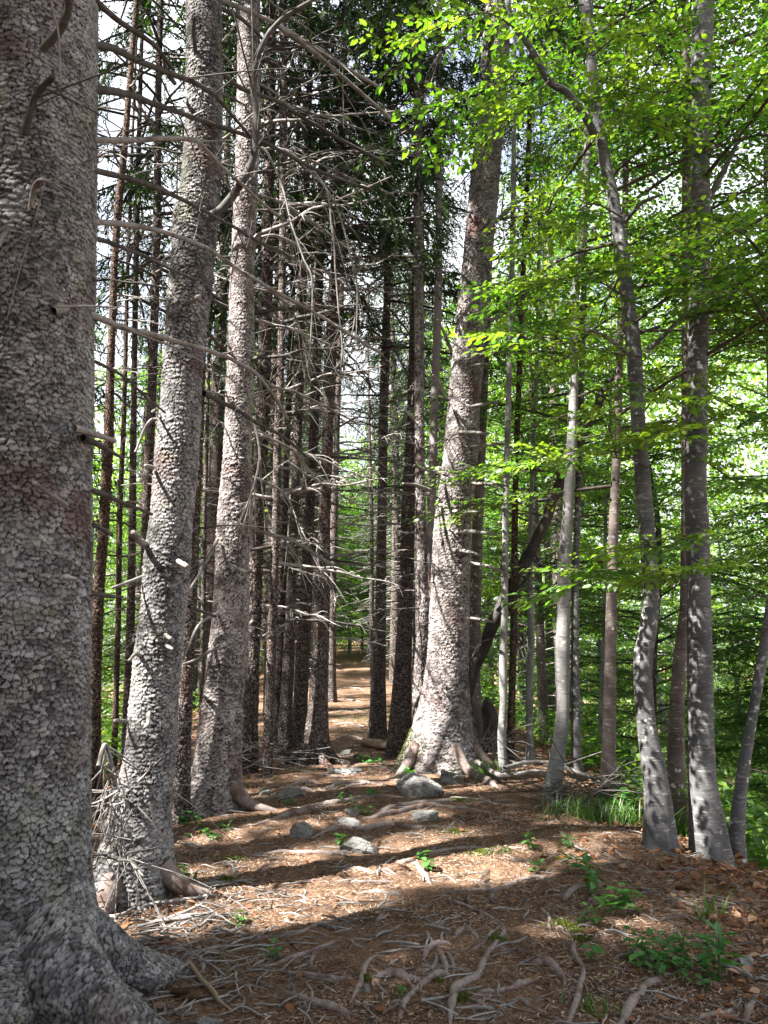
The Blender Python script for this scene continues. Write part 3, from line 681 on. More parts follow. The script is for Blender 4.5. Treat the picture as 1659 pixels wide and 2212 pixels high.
# --- the big pale spruce right of the path
T17, S17 = spruce('great spruce with broad flared base, trunk bleached by sun, right of the path', 8.5,
    [(1075,27,0),(1068,30,168),(1061,30,269),(1052,30,336),(1043,32,437),(1032,32,554),(1021,34,658),(1013,34,759),(1003,34,860),(997,37,960),(987,38,1061),(979,39,1115),(973,41,1216),(971,42,1317),(968,43,1417),(963,49,1485),(957,58,1552),(953,78,1619),(950,96,1655)],
    20, 300, (.009, 10.4), (.036, .024), 4, 'bark_red', .07, 6, (10.6, 14, 1.8, 26, True), .009, .05, .5)
B17 = [([(987,1149),(1030,1150),(1074,1155)],5),([(980,1189),(1010,1192),(1042,1203)],5),([(1015,1216),(1060,1225),(1095,1240)],4),([(1010,1335),(1035,1338),(1064,1344)],4),
 ([(1010,880),(1050,872),(1082,869)],4),([(994,934),(1025,935),(1056,937)],5),([(1017,964),(1060,960),(1108,957)],4),([(1014,1044),(1060,1046),(1095,1051)],4),([(980,1105),(1010,1106),(1045,1103)],5),
 ([(1037,766),(1075,760),(1110,755)],4),([(1017,790),(1040,787),(1065,786)],4),([(1041,691),(1075,687),(1110,684)],4),([(1044,621),(1080,612),(1140,596)],4),
 ([(1033,522),(1060,488),(1115,440),(1180,400)],6),([(1006,680),(1010,665),(1030,640),(1055,610)],4),([(1010,690),(1030,672),(1052,657)],3),
 ([(1040,405),(1045,370),(1055,320),(1090,260)],4),([(1045,45),(1000,70),(960,105),(935,140)],6),([(950,1480),(968,1500)],3),([(1060,560),(1110,545),(1170,535)],4),([(1062,480),(1100,470),(1160,462)],4),
 ([(930,1060),(900,1048),(870,1045)],4),([(940,1020),(915,1012),(895,1005)],4),([(962,860),(950,830),(935,810)],4),([(975,760),(960,720),(945,690)],4)]
for k, (p, w) in enumerate(B17): add_branch(S17, p, 8.3, 8.0, w, w * .55, 'dead', 'dead_branch', 2 if len(p) > 3 else 0, 120 + k)
rs = np.random.RandomState(171)
for k in range(26):      # pegs on the lit face, whose shadows rake down the trunk
    z = rs.uniform(1.2, 5.0); az = rs.uniform(3.3, 5.2); x, y = T17.xy(z); r = T17.r(z) * .92
    put('branch_stub', DS[rs.randint(5)], S17, (x + math.cos(az) * r, y + math.sin(az) * r, z), az, rs.uniform(-.5, .1), rs.uniform(.12, .34), thick=.6)
lobes_roots(T17, S17, (-2.5, -1.2, -.3), .6, .075, M['root']); moss_on(T17, S17, 2.9, 4.2, .5, 2600, 5)

# --- slim spruce fused to it, and others  (label, D, pts, H, mat, crown, ndead, L0, L1, azimuths)
def slim(label, D, pts, H, mat='bark', crown=None, nd=18, L=(.4, 1.1), azs=None, seed=1, lob=.15, z=(1.0, 8), stub=.25, roots=None, hero=0, lump=.05):
    T, p = spruce(label, D, pts, H, hero, (.014, 9.5) if hero else None, (.032, .022), seed, mat, lob, 5, crown, .010, lump)
    random_dead(T, p, int(nd * 1.35), z[0], z[1], L[0], L[1], np.random.RandomState(seed + 5), azs, stub)
    if roots: lobes_roots(T, p, roots, .45, .06, M['bark'])
    return T, p
PI = math.pi
slim('slim spruce fused to the great pale trunk, bristling with pale pegs', 8.72, [(903,7,0),(902,8,250),(903,10,450),(905,10,760),(906,10,1000),(909,11,1115),(915,12,1317),(910,14,1417),(908,18,1500),(915,24,1580),(930,30,1640)], 15, 'bark_red', (8, 12, 1.3, 30, True), 55, (.3, .8), [PI, PI + .5, PI - .4, PI, -.2], 15, .05, (1.6, 9), .1, hero=150)
slim('thin spruce half hidden behind the slim fused trunk', 9.1, [(948,7,200),(948,8,600),(938,9,900),(931,9,1115),(928,10,1400),(925,12,1600)], 15, 'bark_red', (8, 12, 1.2, 26, False), 22, (.3, .9), None, 16, .1)
slim('dark thick spruce standing just left of the great pale trunk', 9.2, [(905,8,300),(899,10,600),(890,12,900),(881,15,1115),(876,16,1317),(870,19,1450),(866,24,1550),(863,28,1615)], 17, 'bark', (6.6, 11, 1.5, 44, False), 34, (.3, 1.0), [PI, PI + .6, PI - .5, .3], 17, .12, (1.5, 9))
slim('straight brown spruce on the right edge of the far path', 10.2, [(841,5,150),(839,7,440),(836,8,650),(833,10,760),(828,10,900),(825,10,1115),(822,12,1317),(818,15,1450),(816,19,1560),(815,22,1590)], 16, 'bark', (5.2, 11, 1.7, 50, False), 26, (.4, 1.3), None, 18, .1, (2, 9))
slim('very thin bare sapling left of the straight brown spruce', 12.0, [(797,3,900),(803,4,1115),(803,5,1317),(806,7,1480),(808,8,1540)], 7, 'bark', None, 16, (.4, 1.0), None, 19, .1, (1, 6), 0)
slim('spruce with splayed root feet at the left edge of the far path', 8.8, [(740,8,200),(728,10,500),(718,13,700),(710,13,850),(706,12,1000),(701,12,1115),(697,17,1250),(693,18,1400),(688,21,1520),(684,26,1590),(682,34,1635)], 17, 'bark', (5.8, 11, 1.7, 48, False), 44, (.5, 1.5), [0, .5, -.5, PI], 20, .3, (1.2, 9), .12, (-2.9, -2.2, -1.3, -.5))
slim('dark spruce touching the back of the one with splayed feet', 9.6, [(697,8,300),(690,9,600),(680,10,900),(668,11,1115),(660,14,1317),(652,15,1450),(646,17,1580),(645,20,1610)], 16, 'bark', (6.0, 11, 1.6, 46, False), 34, (.5, 1.5), None, 21, .12, (1.5, 9))
slim('reddish spruce in the row left of the path with dark foot', 9.2, [(665,7,300),(656,8,600),(645,9,900),(635,10,1115),(628,11,1317),(622,13,1450),(616,15,1560),(615,18,1618)], 16, 'bark', (6.2, 11, 1.6, 44, False), 34, (.5, 1.5), None, 22, .12, (1.5, 9))
slim('pale sun-streaked spruce behind the reddish row left of path', 9.7, [(640,5,400),(630,6,700),(614,7,1115),(610,9,1300),(604,9,1450),(600,10,1610)], 15, 'bark', (6, 11, 1.5, 42, False), 26, (.5, 1.4), None, 23, .1, (1.5, 8))
slim('slender spruce standing forward of the row with straight narrow foot', 8.0, [(612,8,0),(612,8,400),(608,8,757),(600,9,950),(596,9,1115),(590,9,1317),(583,10,1480),(579,11,1600),(577,12,1670)], 15, 'bark', (8, 12, 1.4, 34, True), 40, (.5, 1.6), [0, .5, -.6, PI], 24, .1, (1.2, 8.5))
slim('brown spruce close behind the bright flared spruce', 8.3, [(585,11,100),(580,12,400),(576,13,600),(570,14,850),(556,14,1115),(550,15,1317),(543,16,1480),(538,18,1600),(537,21,1660)], 17, 'bark', (8.4, 12.5, 1.5, 36, True), 36, (.5, 1.5), [0, .5, -.6], 25, .1, (1.2, 9), hero=170)
slim('short reddish spruce deeper along the left side of the path', 15, [(735,7,700),(728,7,900),(722,8,1115),(718,8,1300),(716,10,1480),(716,12,1512)], 16, 'bark', (5.4, 13, 1.6, 50, False), 24, (.6, 1.5), None, 26, .2, (1.2, 8), .1)
# left of the second spruce
slim('grey snag with stripped bark beside the huge left trunk', 6.6, [(276,6,230),(268,7,330),(255,8,450),(248,7,557),(240,8,757),(234,11,960),(226,10,1115),(218,11,1216),(210,13,1317),(206,12,1450),(203,14,1600),(202,18,1700)], 12, 'bark_orange', (7.5, 11.8, 1.3, 30, True), 30, (.3, .9), None, 27, .1, (1, 7), .2, hero=120, lump=.1)
slim('brown spruce left of the burl with even bark', 8.0, [(342,7,200),(340,8,400),(337,9,557),(332,9,757),(326,10,900),(318,10,1060),(315,9,1115),(312,10,1300),(305,12,1600)], 15, 'bark', (5.2, 13.8, 1.9, 56, True), 34, (.3, 1.1), None, 28, .1, (1, 8))
slim('thin dark spruce in the gap left of the second trunk', 9.0, [(300,5,300),(294,6,557),(290,6,800),(286,8,1115),(283,9,1317),(278,9,1450),(272,10,1600)], 15, 'bark', (5.4, 13.8, 1.7, 52, True), 30, (.3, 1.1), None, 29, .1, (1, 8))
slim('orange barked stem glowing in the dark gap at left', 9.8, [(275,4,600),(268,5,900),(258,6,1115),(256,6,1317),(251,6,1500),(247,7,1620)], 12, 'bark_orange', None, 22, (.3, .9), None, 30, .1, (.8, 6))
slim('spruce foot showing between the second and third trunks', 6.4, [(440,8,600),(432,9,900),(422,10,1115),(412,13,1317),(403,15,1450),(396,16,1600),(392,19,1700)], 16, 'bark', (8.6, 15.8, 1.8, 44, True), 26, (.3, 1.0), None, 31, .1, (1, 7), hero=140)
slim('thin pale stem seen between the second and third trunks', 10.5, [(455,4,600),(448,4,900),(442,5,1115),(438,5,1400),(434,6,1590)], 13, 'bark', (5, 12.8, 1.6, 48, True), 24, (.3, 1.0), None, 32, .1, (.8, 7))
# right of the big one
slim('smooth reddish trunk directly behind the great pale spruce', 10.0, [(1062,8,400),(1050,9,700),(1042,10,900),(1032,12,1115),(1026,13,1317),(1024,13,1450),(1028,17,1600)], 16, 'beech_brown', (8, 12, 1.2, 28, False), 22, (.3, .9), [0, .5, -.5], 33, .1, (1.5, 8))
slim('orange brown bare stem among the grey beeches', 8.9, [(1140,5,400),(1131,6,557),(1124,6,760),(1118,6,900),(1112,7,1115),(1110,8,1350),(1106,8,1500),(1102,9,1640)], 12, 'bark_orange', (8.2, 11.8, 1.2, 26, False), 26, (.3, .9), None, 34, .1, (1.2, 7))

# ------------------------------------------------------------------ leaning dead trunk and stump right of the great spruce
d0 = thing('leaning_dead_trunk', 'dark dead trunk leaning to the right between the great spruce and the beeches', 'dead trunk', gp(1005, 1600))
mb = MB(); P = [at(985, 1640, 9.4), at(1014, 1480, 9.4), at(1055, 1370, 9.2), at(1113, 1249, 9.0), at(1165, 1155, 8.8), at(1230, 1000, 8.6), at(1318, 812, 8.4)]
tube(mb, P, [.085, .08, .075, .07, .065, .055, .05], 40, 12, .3, 0, .3, wob=.05, seed=3); mb.build('trunk', M['dead_dark'], d0)
for k, (p, w) in enumerate([([(1075,1320),(1120,1270),(1150,1235)],5), ([(1090,1295),(1110,1340),(1108,1365)],4), ([(1140,1200),(1175,1225),(1200,1228)],4), ([(1105,1262),(1085,1230),(1090,1200)],4)]): add_branch(d0, p, 9.0, 8.7, w, 2, 'dead_dark', 'dead_branch', 3, 200 + k)
d1 = thing('tree_stump', 'broken dark stump behind the great spruce on the right', 'stump', gp(1062, 1625))
mb = MB(); tube(mb, [at(1064, 1640, 9.6), at(1060, 1560, 9.6), at(1054, 1530, 9.6), at(1052, 1505, 9.6)], [.16, .11, .08, .02], 20, 12, .3, 0, .5, seed=8); mb.build('stump_wood', M['dead_dark'], d1)
log = thing('fallen_log', 'short broken log lying between the straight brown spruce and the great spruce', 'log', gp(825, 1618))
mb = MB(); a, b_ = gp(787, 1612), gp(866, 1626); tube(mb, [a + [0, 0, .05], (a + b_) / 2 + [0, 0, .06], b_ + [0, 0, .05]], [.055, .06, .05], 18, 12, .5, 0, .25, seed=6); mb.build('log_wood', M['log'], log)
put('branch_stub', DS[1], log, (a + b_) / 2 + [0, -.03, .1], -1.2, -.6, .14)

# ------------------------------------------------------------------ beeches on the right
BG = 'beech trees on the right bank'
def AZR(rs): return rs.uniform(-1.5, 1.9)
def beech(label, D, pts, H, mat='beech', crown=None, seed=1, lob=.15, cull=False, hero=0, name='beech_tree', lump=.06, azf=None, dens=1.0):
    T = trunk_path(pts, D, H); par = thing(name, label, 'beech tree', T.base, BG)
    T.mb = trunk_mesh(T, 0, None, seed=seed, lobes=5, lob=lob * 2.6, lump=lump * 1.4, lobh=.16); T.mb.build('trunk', M[mat], par)
    if crown:
        z0, z1, Rr, nb = crown
        beech_crown(T.xy, z0, min(z1, T.H), Rr, nb, np.random.RandomState(seed + 400), dens, 1.0, cull, azf).build('crown', [M['leaf'], M['twig']], par)
    return T, par
TB7, B7 = beech('grey beech with an S-bend low on its lichen spotted trunk', 5.65,
    [(1262,12,0),(1270,11,35),(1277,11,134),(1289,11,235),(1303,13,336),(1320,13,403),(1345,14,557),(1358,14,658),(1370,17,759),(1375,15,860),(1385,15,994),(1390,17,1060),(1394,17,1115),(1403,18,1216),(1407,18,1283),(1404,18,1350),(1390,22,1395),(1387,19,1451),(1392,20,1518),(1398,20,1585),(1411,25,1652),(1421,28,1720),(1423,34,1790)],
    12, 'beech', (3.4, 11, 1.6, 24), 41, .12, True, azf=AZR)
for k, (p, d, w0, w1) in enumerate([([(1290,300),(1262,250),(1225,200),(1185,175),(1150,110),(1111,57),(1095,0)],(5.6,5.2),9,6), ([(1395,760),(1430,730),(1470,690),(1510,665),(1600,640)],(5.6,5.2),6,3), ([(1350,480),(1385,440),(1430,420)],(5.6,5.2),5,3),([(1352,760),(1320,735),(1280,715),(1230,710)],(5.6,5.3),5,3)]):
    mb = MB(); P, r = px_branch(p, d[0], d[1], w0, w1); tube(mb, P, r, 30, 8, .5, 0, .15, seed=k); mb.build('limb', M['beech'], B7)
TB9, B9 = beech('straight dark grey beech, thickest trunk at the right side', 5.75,
    [(1519,20,0),(1517,21,100),(1513,19,270),(1513,20,500),(1509,21,660),(1506,22,860),(1501,23,1060),(1506,24,1115),(1510,24,1317),(1512,26,1451),(1514,27,1585),(1517,29,1690),(1524,35,1760),(1527,40,1800)],
    15, 'beech', (3.4, 13, 1.8, 26), 42, .12, True, azf=AZR)
mb = MB(); P, r = px_branch([(1530,430),(1550,395),(1580,335),(1600,290)], 5.75, 5.6, 8, 4); tube(mb, P, r, 14, 8, .5, 0, .2, seed=4); mb.build('limb', M['beech'], B9)
beech('brown mottled beech leaning against the straight dark one', 6.6, [(1484,10,300),(1483,10,757),(1482,10,1115),(1478,9,1317),(1470,15,1417),(1462,15,1518),(1460,18,1619),(1463,21,1740)], 12, 'beech_brown', (3.6, 11.5, 1.7, 20), 43, .1, True)
beech('S-curved silvery beech with sun streaked foot', 7.3, [(1272,8,150),(1270,9,336),(1253,8,557),(1244,8,590),(1240,9,759),(1239,10,860),(1235,11,960),(1226,11,1115),(1219,14,1216),(1218,14,1317),(1214,16,1417),(1217,13,1518),(1212,15,1585),(1202,17,1652),(1194,20,1695)], 13, 'beech_pale', (2.8, 12, 1.7, 34), 44, .1, True, azf=AZR)
beech('dark stem right behind the silvery curved beech', 8.7, [(1262,6,600),(1252,7,1000),(1243,7,1250),(1242,9,1451),(1245,11,1640)], 11, 'beech', (2.6, 10.5, 1.7, 40), 45, .1)
beech('upright brown beech with lichen flecks and reddish foot', 7.1, [(1350,7,500),(1338,8,757),(1333,9,960),(1326,10,1115),(1321,12,1317),(1318,13,1451),(1316,14,1585),(1313,17,1700)], 12, 'beech_brown', (2.6, 11.5, 1.7, 34), 46, .1, True)
beech('thin pale stem behind the upright brown beech', 12, [(1318,3,900),(1308,4,1115),(1306,4,1300),(1300,5,1500),(1296,6,1640)], 10, 'beech_pale', (2.4, 9.5, 1.8, 40), 47, .1)
beech('pale wavy beech stem nearest the great spruce on its right', 8.3, [(1108,6,500),(1100,6,800),(1092,7,1115),(1090,7,1317),(1086,9,1451),(1088,8,1518),(1083,9,1585),(1086,10,1650)], 11, 'beech_pale', (6.5, 10.5, 1.0, 10), 48, .1, True, azf=AZR)
beech('sunny white beech stem with a kink at mid height', 9.0, [(1160,5,800),(1150,5,1000),(1144,6,1216),(1147,7,1317),(1148,7,1400),(1143,8,1480),(1144,8,1600),(1145,11,1655)], 11, 'beech_pale', (5.5, 10.5, 1.2, 14), 49, .1, True, azf=AZR)
beech('slanting grey beech leaving the view at the right edge', 5.9, [(1700,9,1100),(1663,10,1317),(1642,11,1451),(1619,11,1585),(1607,13,1652),(1590,16,1790)], 9, 'beech', (3.2, 8.5, 1.6, 16), 50, .1, True)
beech('pale trunk cut off by the right border of the view', 7.2, [(1660,13,0),(1663,13,300),(1668,14,700),(1690,16,1300),(1700,19,1700)], 13, 'beech_pale', (3.8, 12.5, 1.7, 18), 51, .1, True)

# near sprays of leaves tinted brighter as if sunlit hanging into the view, each a branch of its beech
rs = np.random.RandomState(61)
NS = [(B7, [(1385,770),(1300,760),(1200,735),(1110,715)], 5.5, 4.9), (B7, [(1400,1010),(1330,975),(1250,970),(1170,1000)], 5.6, 5.1), (B7, [(1410,1260),(1350,1235),(1290,1235),(1235,1270)], 5.5, 5.0),
 (B7, [(1345,470),(1280,440),(1230,470),(1180,520)], 5.5, 5.0), (B7, [(1350,640),(1270,600),(1180,610),(1110,640)], 5.6, 5.2), (B7, [(1110,60),(1060,30),(980,40),(890,90)], 5.1, 4.7), (B7, [(1150,110),(1100,170),(1040,190),(985,220)], 5.2, 4.9),
 (B7, [(1185,175),(1120,250),(1060,290),(1000,310)], 5.2, 5.0),
 (B9, [(1510,680),(1570,660),(1640,640),(1720,650)], 5.6, 5.2), (B9, [(1500,1150),(1440,1180),(1380,1180)], 5.6, 5.0), (B9, [(1500,460),(1570,480),(1640,500)], 5.6, 5.1), (B9, [(1500,560),(1440,550),(1380,570)], 5.6, 5.0), (B9, [(1530,1210),(1480,1240),(1440,1240)], 5.5, 4.9),
 (B9, [(1530,850),(1590,880),(1670,900)], 5.6, 5.1), (B9, [(1500,900),(1440,930),(1390,950)], 5.6, 5.0), (B9, [(1530,1000),(1590,1040),(1660,1060)], 5.6, 5.3), (B9, [(1500,180),(1420,200),(1340,180)], 5.6, 5.0), (B9, [(1530,130),(1580,170),(1640,240)], 5.6, 5.2),
 (B7, [(1280,120),(1330,80),(1400,70)], 5.6, 5.0), (B7, [(1290,210),(1350,250),(1430,260)], 5.6, 5.1), (B7, [(1260,10),(1200,20),(1150,40)], 5.4, 5.0), (B7, [(1370,820),(1420,850),(1480,860)], 5.5, 5.0)]
for par, p, da, db in NS:
    mb = MB(); P, r = px_branch(p, da, db, 3, 1); leafy_branch(mb, P, .008, rs, 1.3, 1.15, .74, False, .12, .85); mb.build('leafy_branch', [M['leaf'], M['twig']], par)

# ------------------------------------------------------------------ woods around: prototypes and their copies
def axis0(z): return (0.0, 0.0)
def proto_beech(seed, H, Rr, nb, z0, mat):
    rs = np.random.RandomState(seed); par = thing('beech_tree', '-', 'beech tree', (0, 0, 0)); mb = MB()
    C = [[0, 0, -.5], [rs.normal(0, .1), rs.normal(0, .1), H * .3], [rs.normal(0, .22), rs.normal(0, .22), H * .65], [rs.normal(0, .3), rs.normal(0, .3), H]]
    tube(mb, C, [.10, .075, .05, .015], 30, 8, .5, 0, .1, seed=seed); mb.build('trunk', M[mat], par); Cc = cr(C, 40)
    ax = lambda z: (float(np.interp(z, Cc[:, 2], Cc[:, 0])), float(np.interp(z, Cc[:, 2], Cc[:, 1])))
    beech_crown(ax, z0, H, Rr, nb, rs, .85, 1.15).build('crown', [M['leaf'], M['twig']], par); return par
def proto_spruce(seed, H, Rr, nb, z0, mat='bark'):
    rs = np.random.RandomState(seed); par = thing('spruce_tree', '-', 'spruce tree', (0, 0, 0)); mb = MB()
    tube(mb, [[0, 0, -.5], [rs.normal(0, .05), rs.normal(0, .05), H * .4], [rs.normal(0, .1), 0, H]], [.16, .14, .11, .02], 40, 10, .5, 0, .08, seed=seed)
    for k in range(46):
        z = rs.uniform(.6, z0 + 1.5); az = rs.uniform(0, 6.28); L = rs.uniform(.4, 1.5); c, s = math.cos(az), math.sin(az); d = rs.uniform(-.05, .35)
        tube(mb, [[c * .1, s * .1, z], [c * L * .5, s * L * .5, z - d * .3 * L], [c * L, s * L, z - d * L]], [.013, .005], 6, 4, .5, 1, seed=k, wob=.05, cap=False)
        for j in range(4):
            f = rs.uniform(.35, .95); a2 = az + rs.choice([-1, 1]) * rs.uniform(.4, 1.1); l2 = rs.uniform(.15, .4); p = np.array([c * L * f, s * L * f, z - d * L * f])
            tube(mb, [p, p + [math.cos(a2) * l2, math.sin(a2) * l2, -l2 * .4]], [.004, .002], 3, 3, .5, 1, cap=False)
    mb.build('trunk', [M[mat], M['dead']], par)
    spruce_crown(axis0, z0, H - .1, Rr, nb, rs).build('crown', [M['needle'], M['dead_dark']], par); return par
def copy_thing(src, loc, rz, sc, label, group):
    r = src.copy(); COL.objects.link(r); r.location = tuple(float(v) for v in loc); r.rotation_euler = (0, 0, rz); r.scale = (sc, sc, sc); r['label'] = label; r['group'] = group
    for ch in src.children:
        c = ch.copy(); COL.objects.link(c); c.parent = r
    return r
PB = [proto_beech(700, 7.5, 2.1, 60, .7, 'beech'), proto_beech(701, 9.5, 2.3, 66, 1.2, 'beech'), proto_beech(702, 6.0, 1.9, 52, .4, 'beech_pale'), proto_beech(703, 11, 2.4, 64, 3.0, 'beech'), proto_beech(704, 8.5, 2.0, 60, 1.8, 'beech_brown')]
PS = [proto_spruce(710, 13, 1.4, 64, 5.0), proto_spruce(711, 15, 1.5, 70, 6.0), proto_spruce(712, 12, 1.4, 60, 4.2)]
used = set()
def plant(protos, k, x, y, label, group, sc=1.0, rz=None):
    src = protos[k]; z = float(height(x, y)) - .05; rz = rnd.uniform(0, 6.28) if rz is None else rz
    if src.name not in used:
        used.add(src.name); src.location = (x, y, z); src.rotation_euler = (0, 0, rz); src.scale = (sc,) * 3; src['label'] = label; src['group'] = group; return src
    return copy_thing(src, (x, y, z), rz, sc, label, group)
rw = random.Random(5)
SH2 = SUN[:2] / np.linalg.norm(SUN[:2]); FARLIT = np.array([[-.6, 11.5], [-.66, 13], [-.75, 15], [-.9, 17.5], [-1.0, 20]])
def shaft_ok(x, y):
    w = FARLIT - [x, y]; t_ = -(w @ SH2); return not np.any((np.linalg.norm(w + t_[:, None] * SH2, axis=1) < 1.0) & (t_ > 2.2))
for k in range(78):           # right bank thicket
    y = 9 + 30 * (k / 78) ** 1.15 + rw.uniform(-1, 1); lo = crest(y) + 2.6 + .3; x = lo + (rw.random() ** .9) * (2.0 + y * .55)
    far = y > 18
    if .36 < x / y < .60 and y < 26 and k % 3: continue
    plant(PB, rw.choice([0, 0, 1, 2, 2, 3, 4]), x, y, 'one of the leafy beech stems deep in the green thicket on the right' if far else 'one of the slender leafy beeches just behind the grey trunks on the right', 'far beeches in the green thicket' if far else 'understory beeches behind the grey trunks', rw.uniform(.8, 1.2))
for k in range(16):           # beyond the end of the path
    y = rw.uniform(30, 52); x = crest(y) + rw.uniform(-3.5, 7); plant(PB, rw.choice([0, 1, 2, 4]), x, y, 'one of the bright green beeches closing the view at the far end of the path', 'beeches beyond the path end', rw.uniform(.8, 1.15))
for k in range(18):           # left bank
    y = rw.uniform(13, 42); x = crest(y) - 3.2 - rw.random() * (y * .5); plant(PB, rw.randrange(5), x, y, 'one of the light green beeches glimpsed behind the spruces on the left', 'beeches behind the left spruces', rw.uniform(.9, 1.25))
for k in range(46):           # spruce stand left of the path
    y = 10.5 + 30 * (k / 46) ** 1.25 + rw.uniform(-.6, .6); x = crest(y) - 1.25 - rw.random() ** .8 * min(8.5 if y < 20 else 5.5, 1.5 + y * .42); shaft_ok(x, y) and plant(PS, rw.randrange(3), x, y, 'one of the many dark spruce stems deep in the stand left of the path', 'spruce stems deep in the left stand', rw.uniform(.8, 1.1))
for k in range(9):           # and right of it
    y = rw.uniform(12, 40); x = crest(y) + 1.5 + rw.random() * (1.6 + .06 * y); plant(PS, rw.randrange(3), x, y, 'one of the spruce stems deep behind the great spruce right of the path', 'spruce stems behind the great spruce', rw.uniform(.75, 1.05))
for k in range(16):
    y = rw.uniform(9.6, 17); x = crest(y) - 1.9 - rw.random() * (.4 * y); shaft_ok(x, y) and plant(PS, k % 3, x, y, 'one of the many dark spruce stems deep in the stand left of the path', 'spruce stems deep in the left stand', rw.uniform(.6, .9))
# unseen spruces added on the left slope to break up the sunlight
for k, (x, y, H, z0) in enumerate([(-4.2, 1.0, 15, 5), (-5.5, 4.0, 15, 5), (-4.8, 6.6, 15, 5.5), (-7.2, 2.0, 17, 4), (-7.6, 6.2, 17, 4.5), (-9.5, 0.2, 19, 5), (-9.8, 4.4, 19, 5), (-6.8, 9.4, 17, 5), (-10, 8.4, 19, 5.5), (-6.4, -1.6, 16, 5), (-3.0, -1.4, 15, 6), (-1.2, -3.2, 16, 5), (-5.5, -4.5, 17, 5), (-8.5, -6, 19, 5), (-12, -3, 20, 5), (-3.4, -5.2, 16, 5), (-4.6, -2.6, 16, 4.5), (-6.0, 1.2, 16, 4.5), (-2.0, -.2, 14, 6.5), (-7.6, -3.4, 18, 4.5), (-5.6, 1.2, 14, 4), (-6.9, .5, 15, 4), (-8.3, -.3, 16, 4), (-4.4, 1.6, 12, 5), (-3.3, 2.3, 13, 5.5), (-3.6, .2, 14, 5.5), (-5.0, 2.8, 14, 5)]):
    best = None
    for q in range(40):
        xx, yy = x + rnd.uniform(-.9, .9), y + rnd.uniform(-.9, .9); w = LP[:, :2] - [xx, yy]; sh = SUN[:2] / np.linalg.norm(SUN[:2]); tt = -(w @ sh)
        c_ = np.sum((np.linalg.norm(w + tt[:, None] * sh, axis=1) < LR + .12) & (tt > 0) & (tt * math.tan(SUN_EL) < H + 2))
        if best is None or c_ < best[0]: best = (c_, xx, yy)
    x, y = best[1:]
    z = float(height(x, y)); par = thing('spruce_tree', 'one of the unseen spruces added on the left slope to break up sunlight', 'spruce tree', (x, y, z), 'spruces on the left slope')
    mb = MB(); tube(mb, [[x, y, z - .4], [x, y, z + H * .5], [x, y, z + H]], [.19, .13, .02], 30, 12, .5, 0, .08, seed=k); mb.build('trunk', M['bark'], par)
    spruce_crown(lambda q: (x, y), z + z0, z + H - .1, 2.5, 92, np.random.RandomState(800 + k), True, 1.25).build('crown', [M['needle'], M['dead_dark']], par)
for k, (x, y) in enumerate([(1.8, -2.5), (3.6, -.5), (.2, -6), (4.5, -4), (-2.6, -7), (6.5, 1.5), (2.4, -9)]):  # unseen trees added to hold back sky light and deepen the shade
    plant(PS, k % 3, x, y, 'one of the unseen spruces added behind the viewer to block sky light', 'unseen spruces added behind the viewer', 1.0)
for k, (dx, y) in enumerate([(-.9, 27), (.9, 29), (.2, 34), (-.6, 38), (1.6, 32), (-2, 31), (.9, 40)]):
    plant(PB, [2, 0, 2, 0, 1, 0, 1][k], crest(y) + dx, y, 'one of the bright green beeches closing the view at the far end of the path', 'beeches beyond the path end', 1.0)
for k, (dx, y) in enumerate([(-1.3, 13), (-1.2, 17.5), (1.35, 16), (-1.1, 21), (1.2, 20), (1.1, 24), (-1.0, 25)]):
    plant(PS, k % 3, crest(y) + dx, y, 'one of the thin spruces lining the far path', 'spruces lining the far path', .85)
# far woods reading as one mass
rs = np.random.RandomState(90); mb = MB(); n = 170000
ang = rs.uniform(-.55, .62, n); dist = rs.uniform(40, 70, n) - 8 * (ang > .05); x = np.sin(ang) * dist; y = np.cos(ang) * dist
topz = 9 + 5 * vnoise(np.stack([ang * 9, np.zeros(n), np.zeros(n)], -1), 4) + np.where(ang > 0, 7, 0)
z = -14 + (topz + 14) * rs.uniform(0, 1, n)
clump = vnoise(np.stack([x * .5, y * .5, z * .7], -1), 8) > .34
P = np.stack([x, y, z], -1)[clump]
inst(mb, LV, LQ, frames(rs.normal(0, 1, (len(P), 3)), roll=rs.uniform(0, 6, len(P))) * rs.uniform(.2, .42, len(P))[:, None, None], P, np.clip(rs.normal(.75, .22, len(P)), 0, 1))
tag(mb.build('distant_woods', M['leaf']), 'far green mass of beech woods beyond the stems', 'woods', kind='stuff')

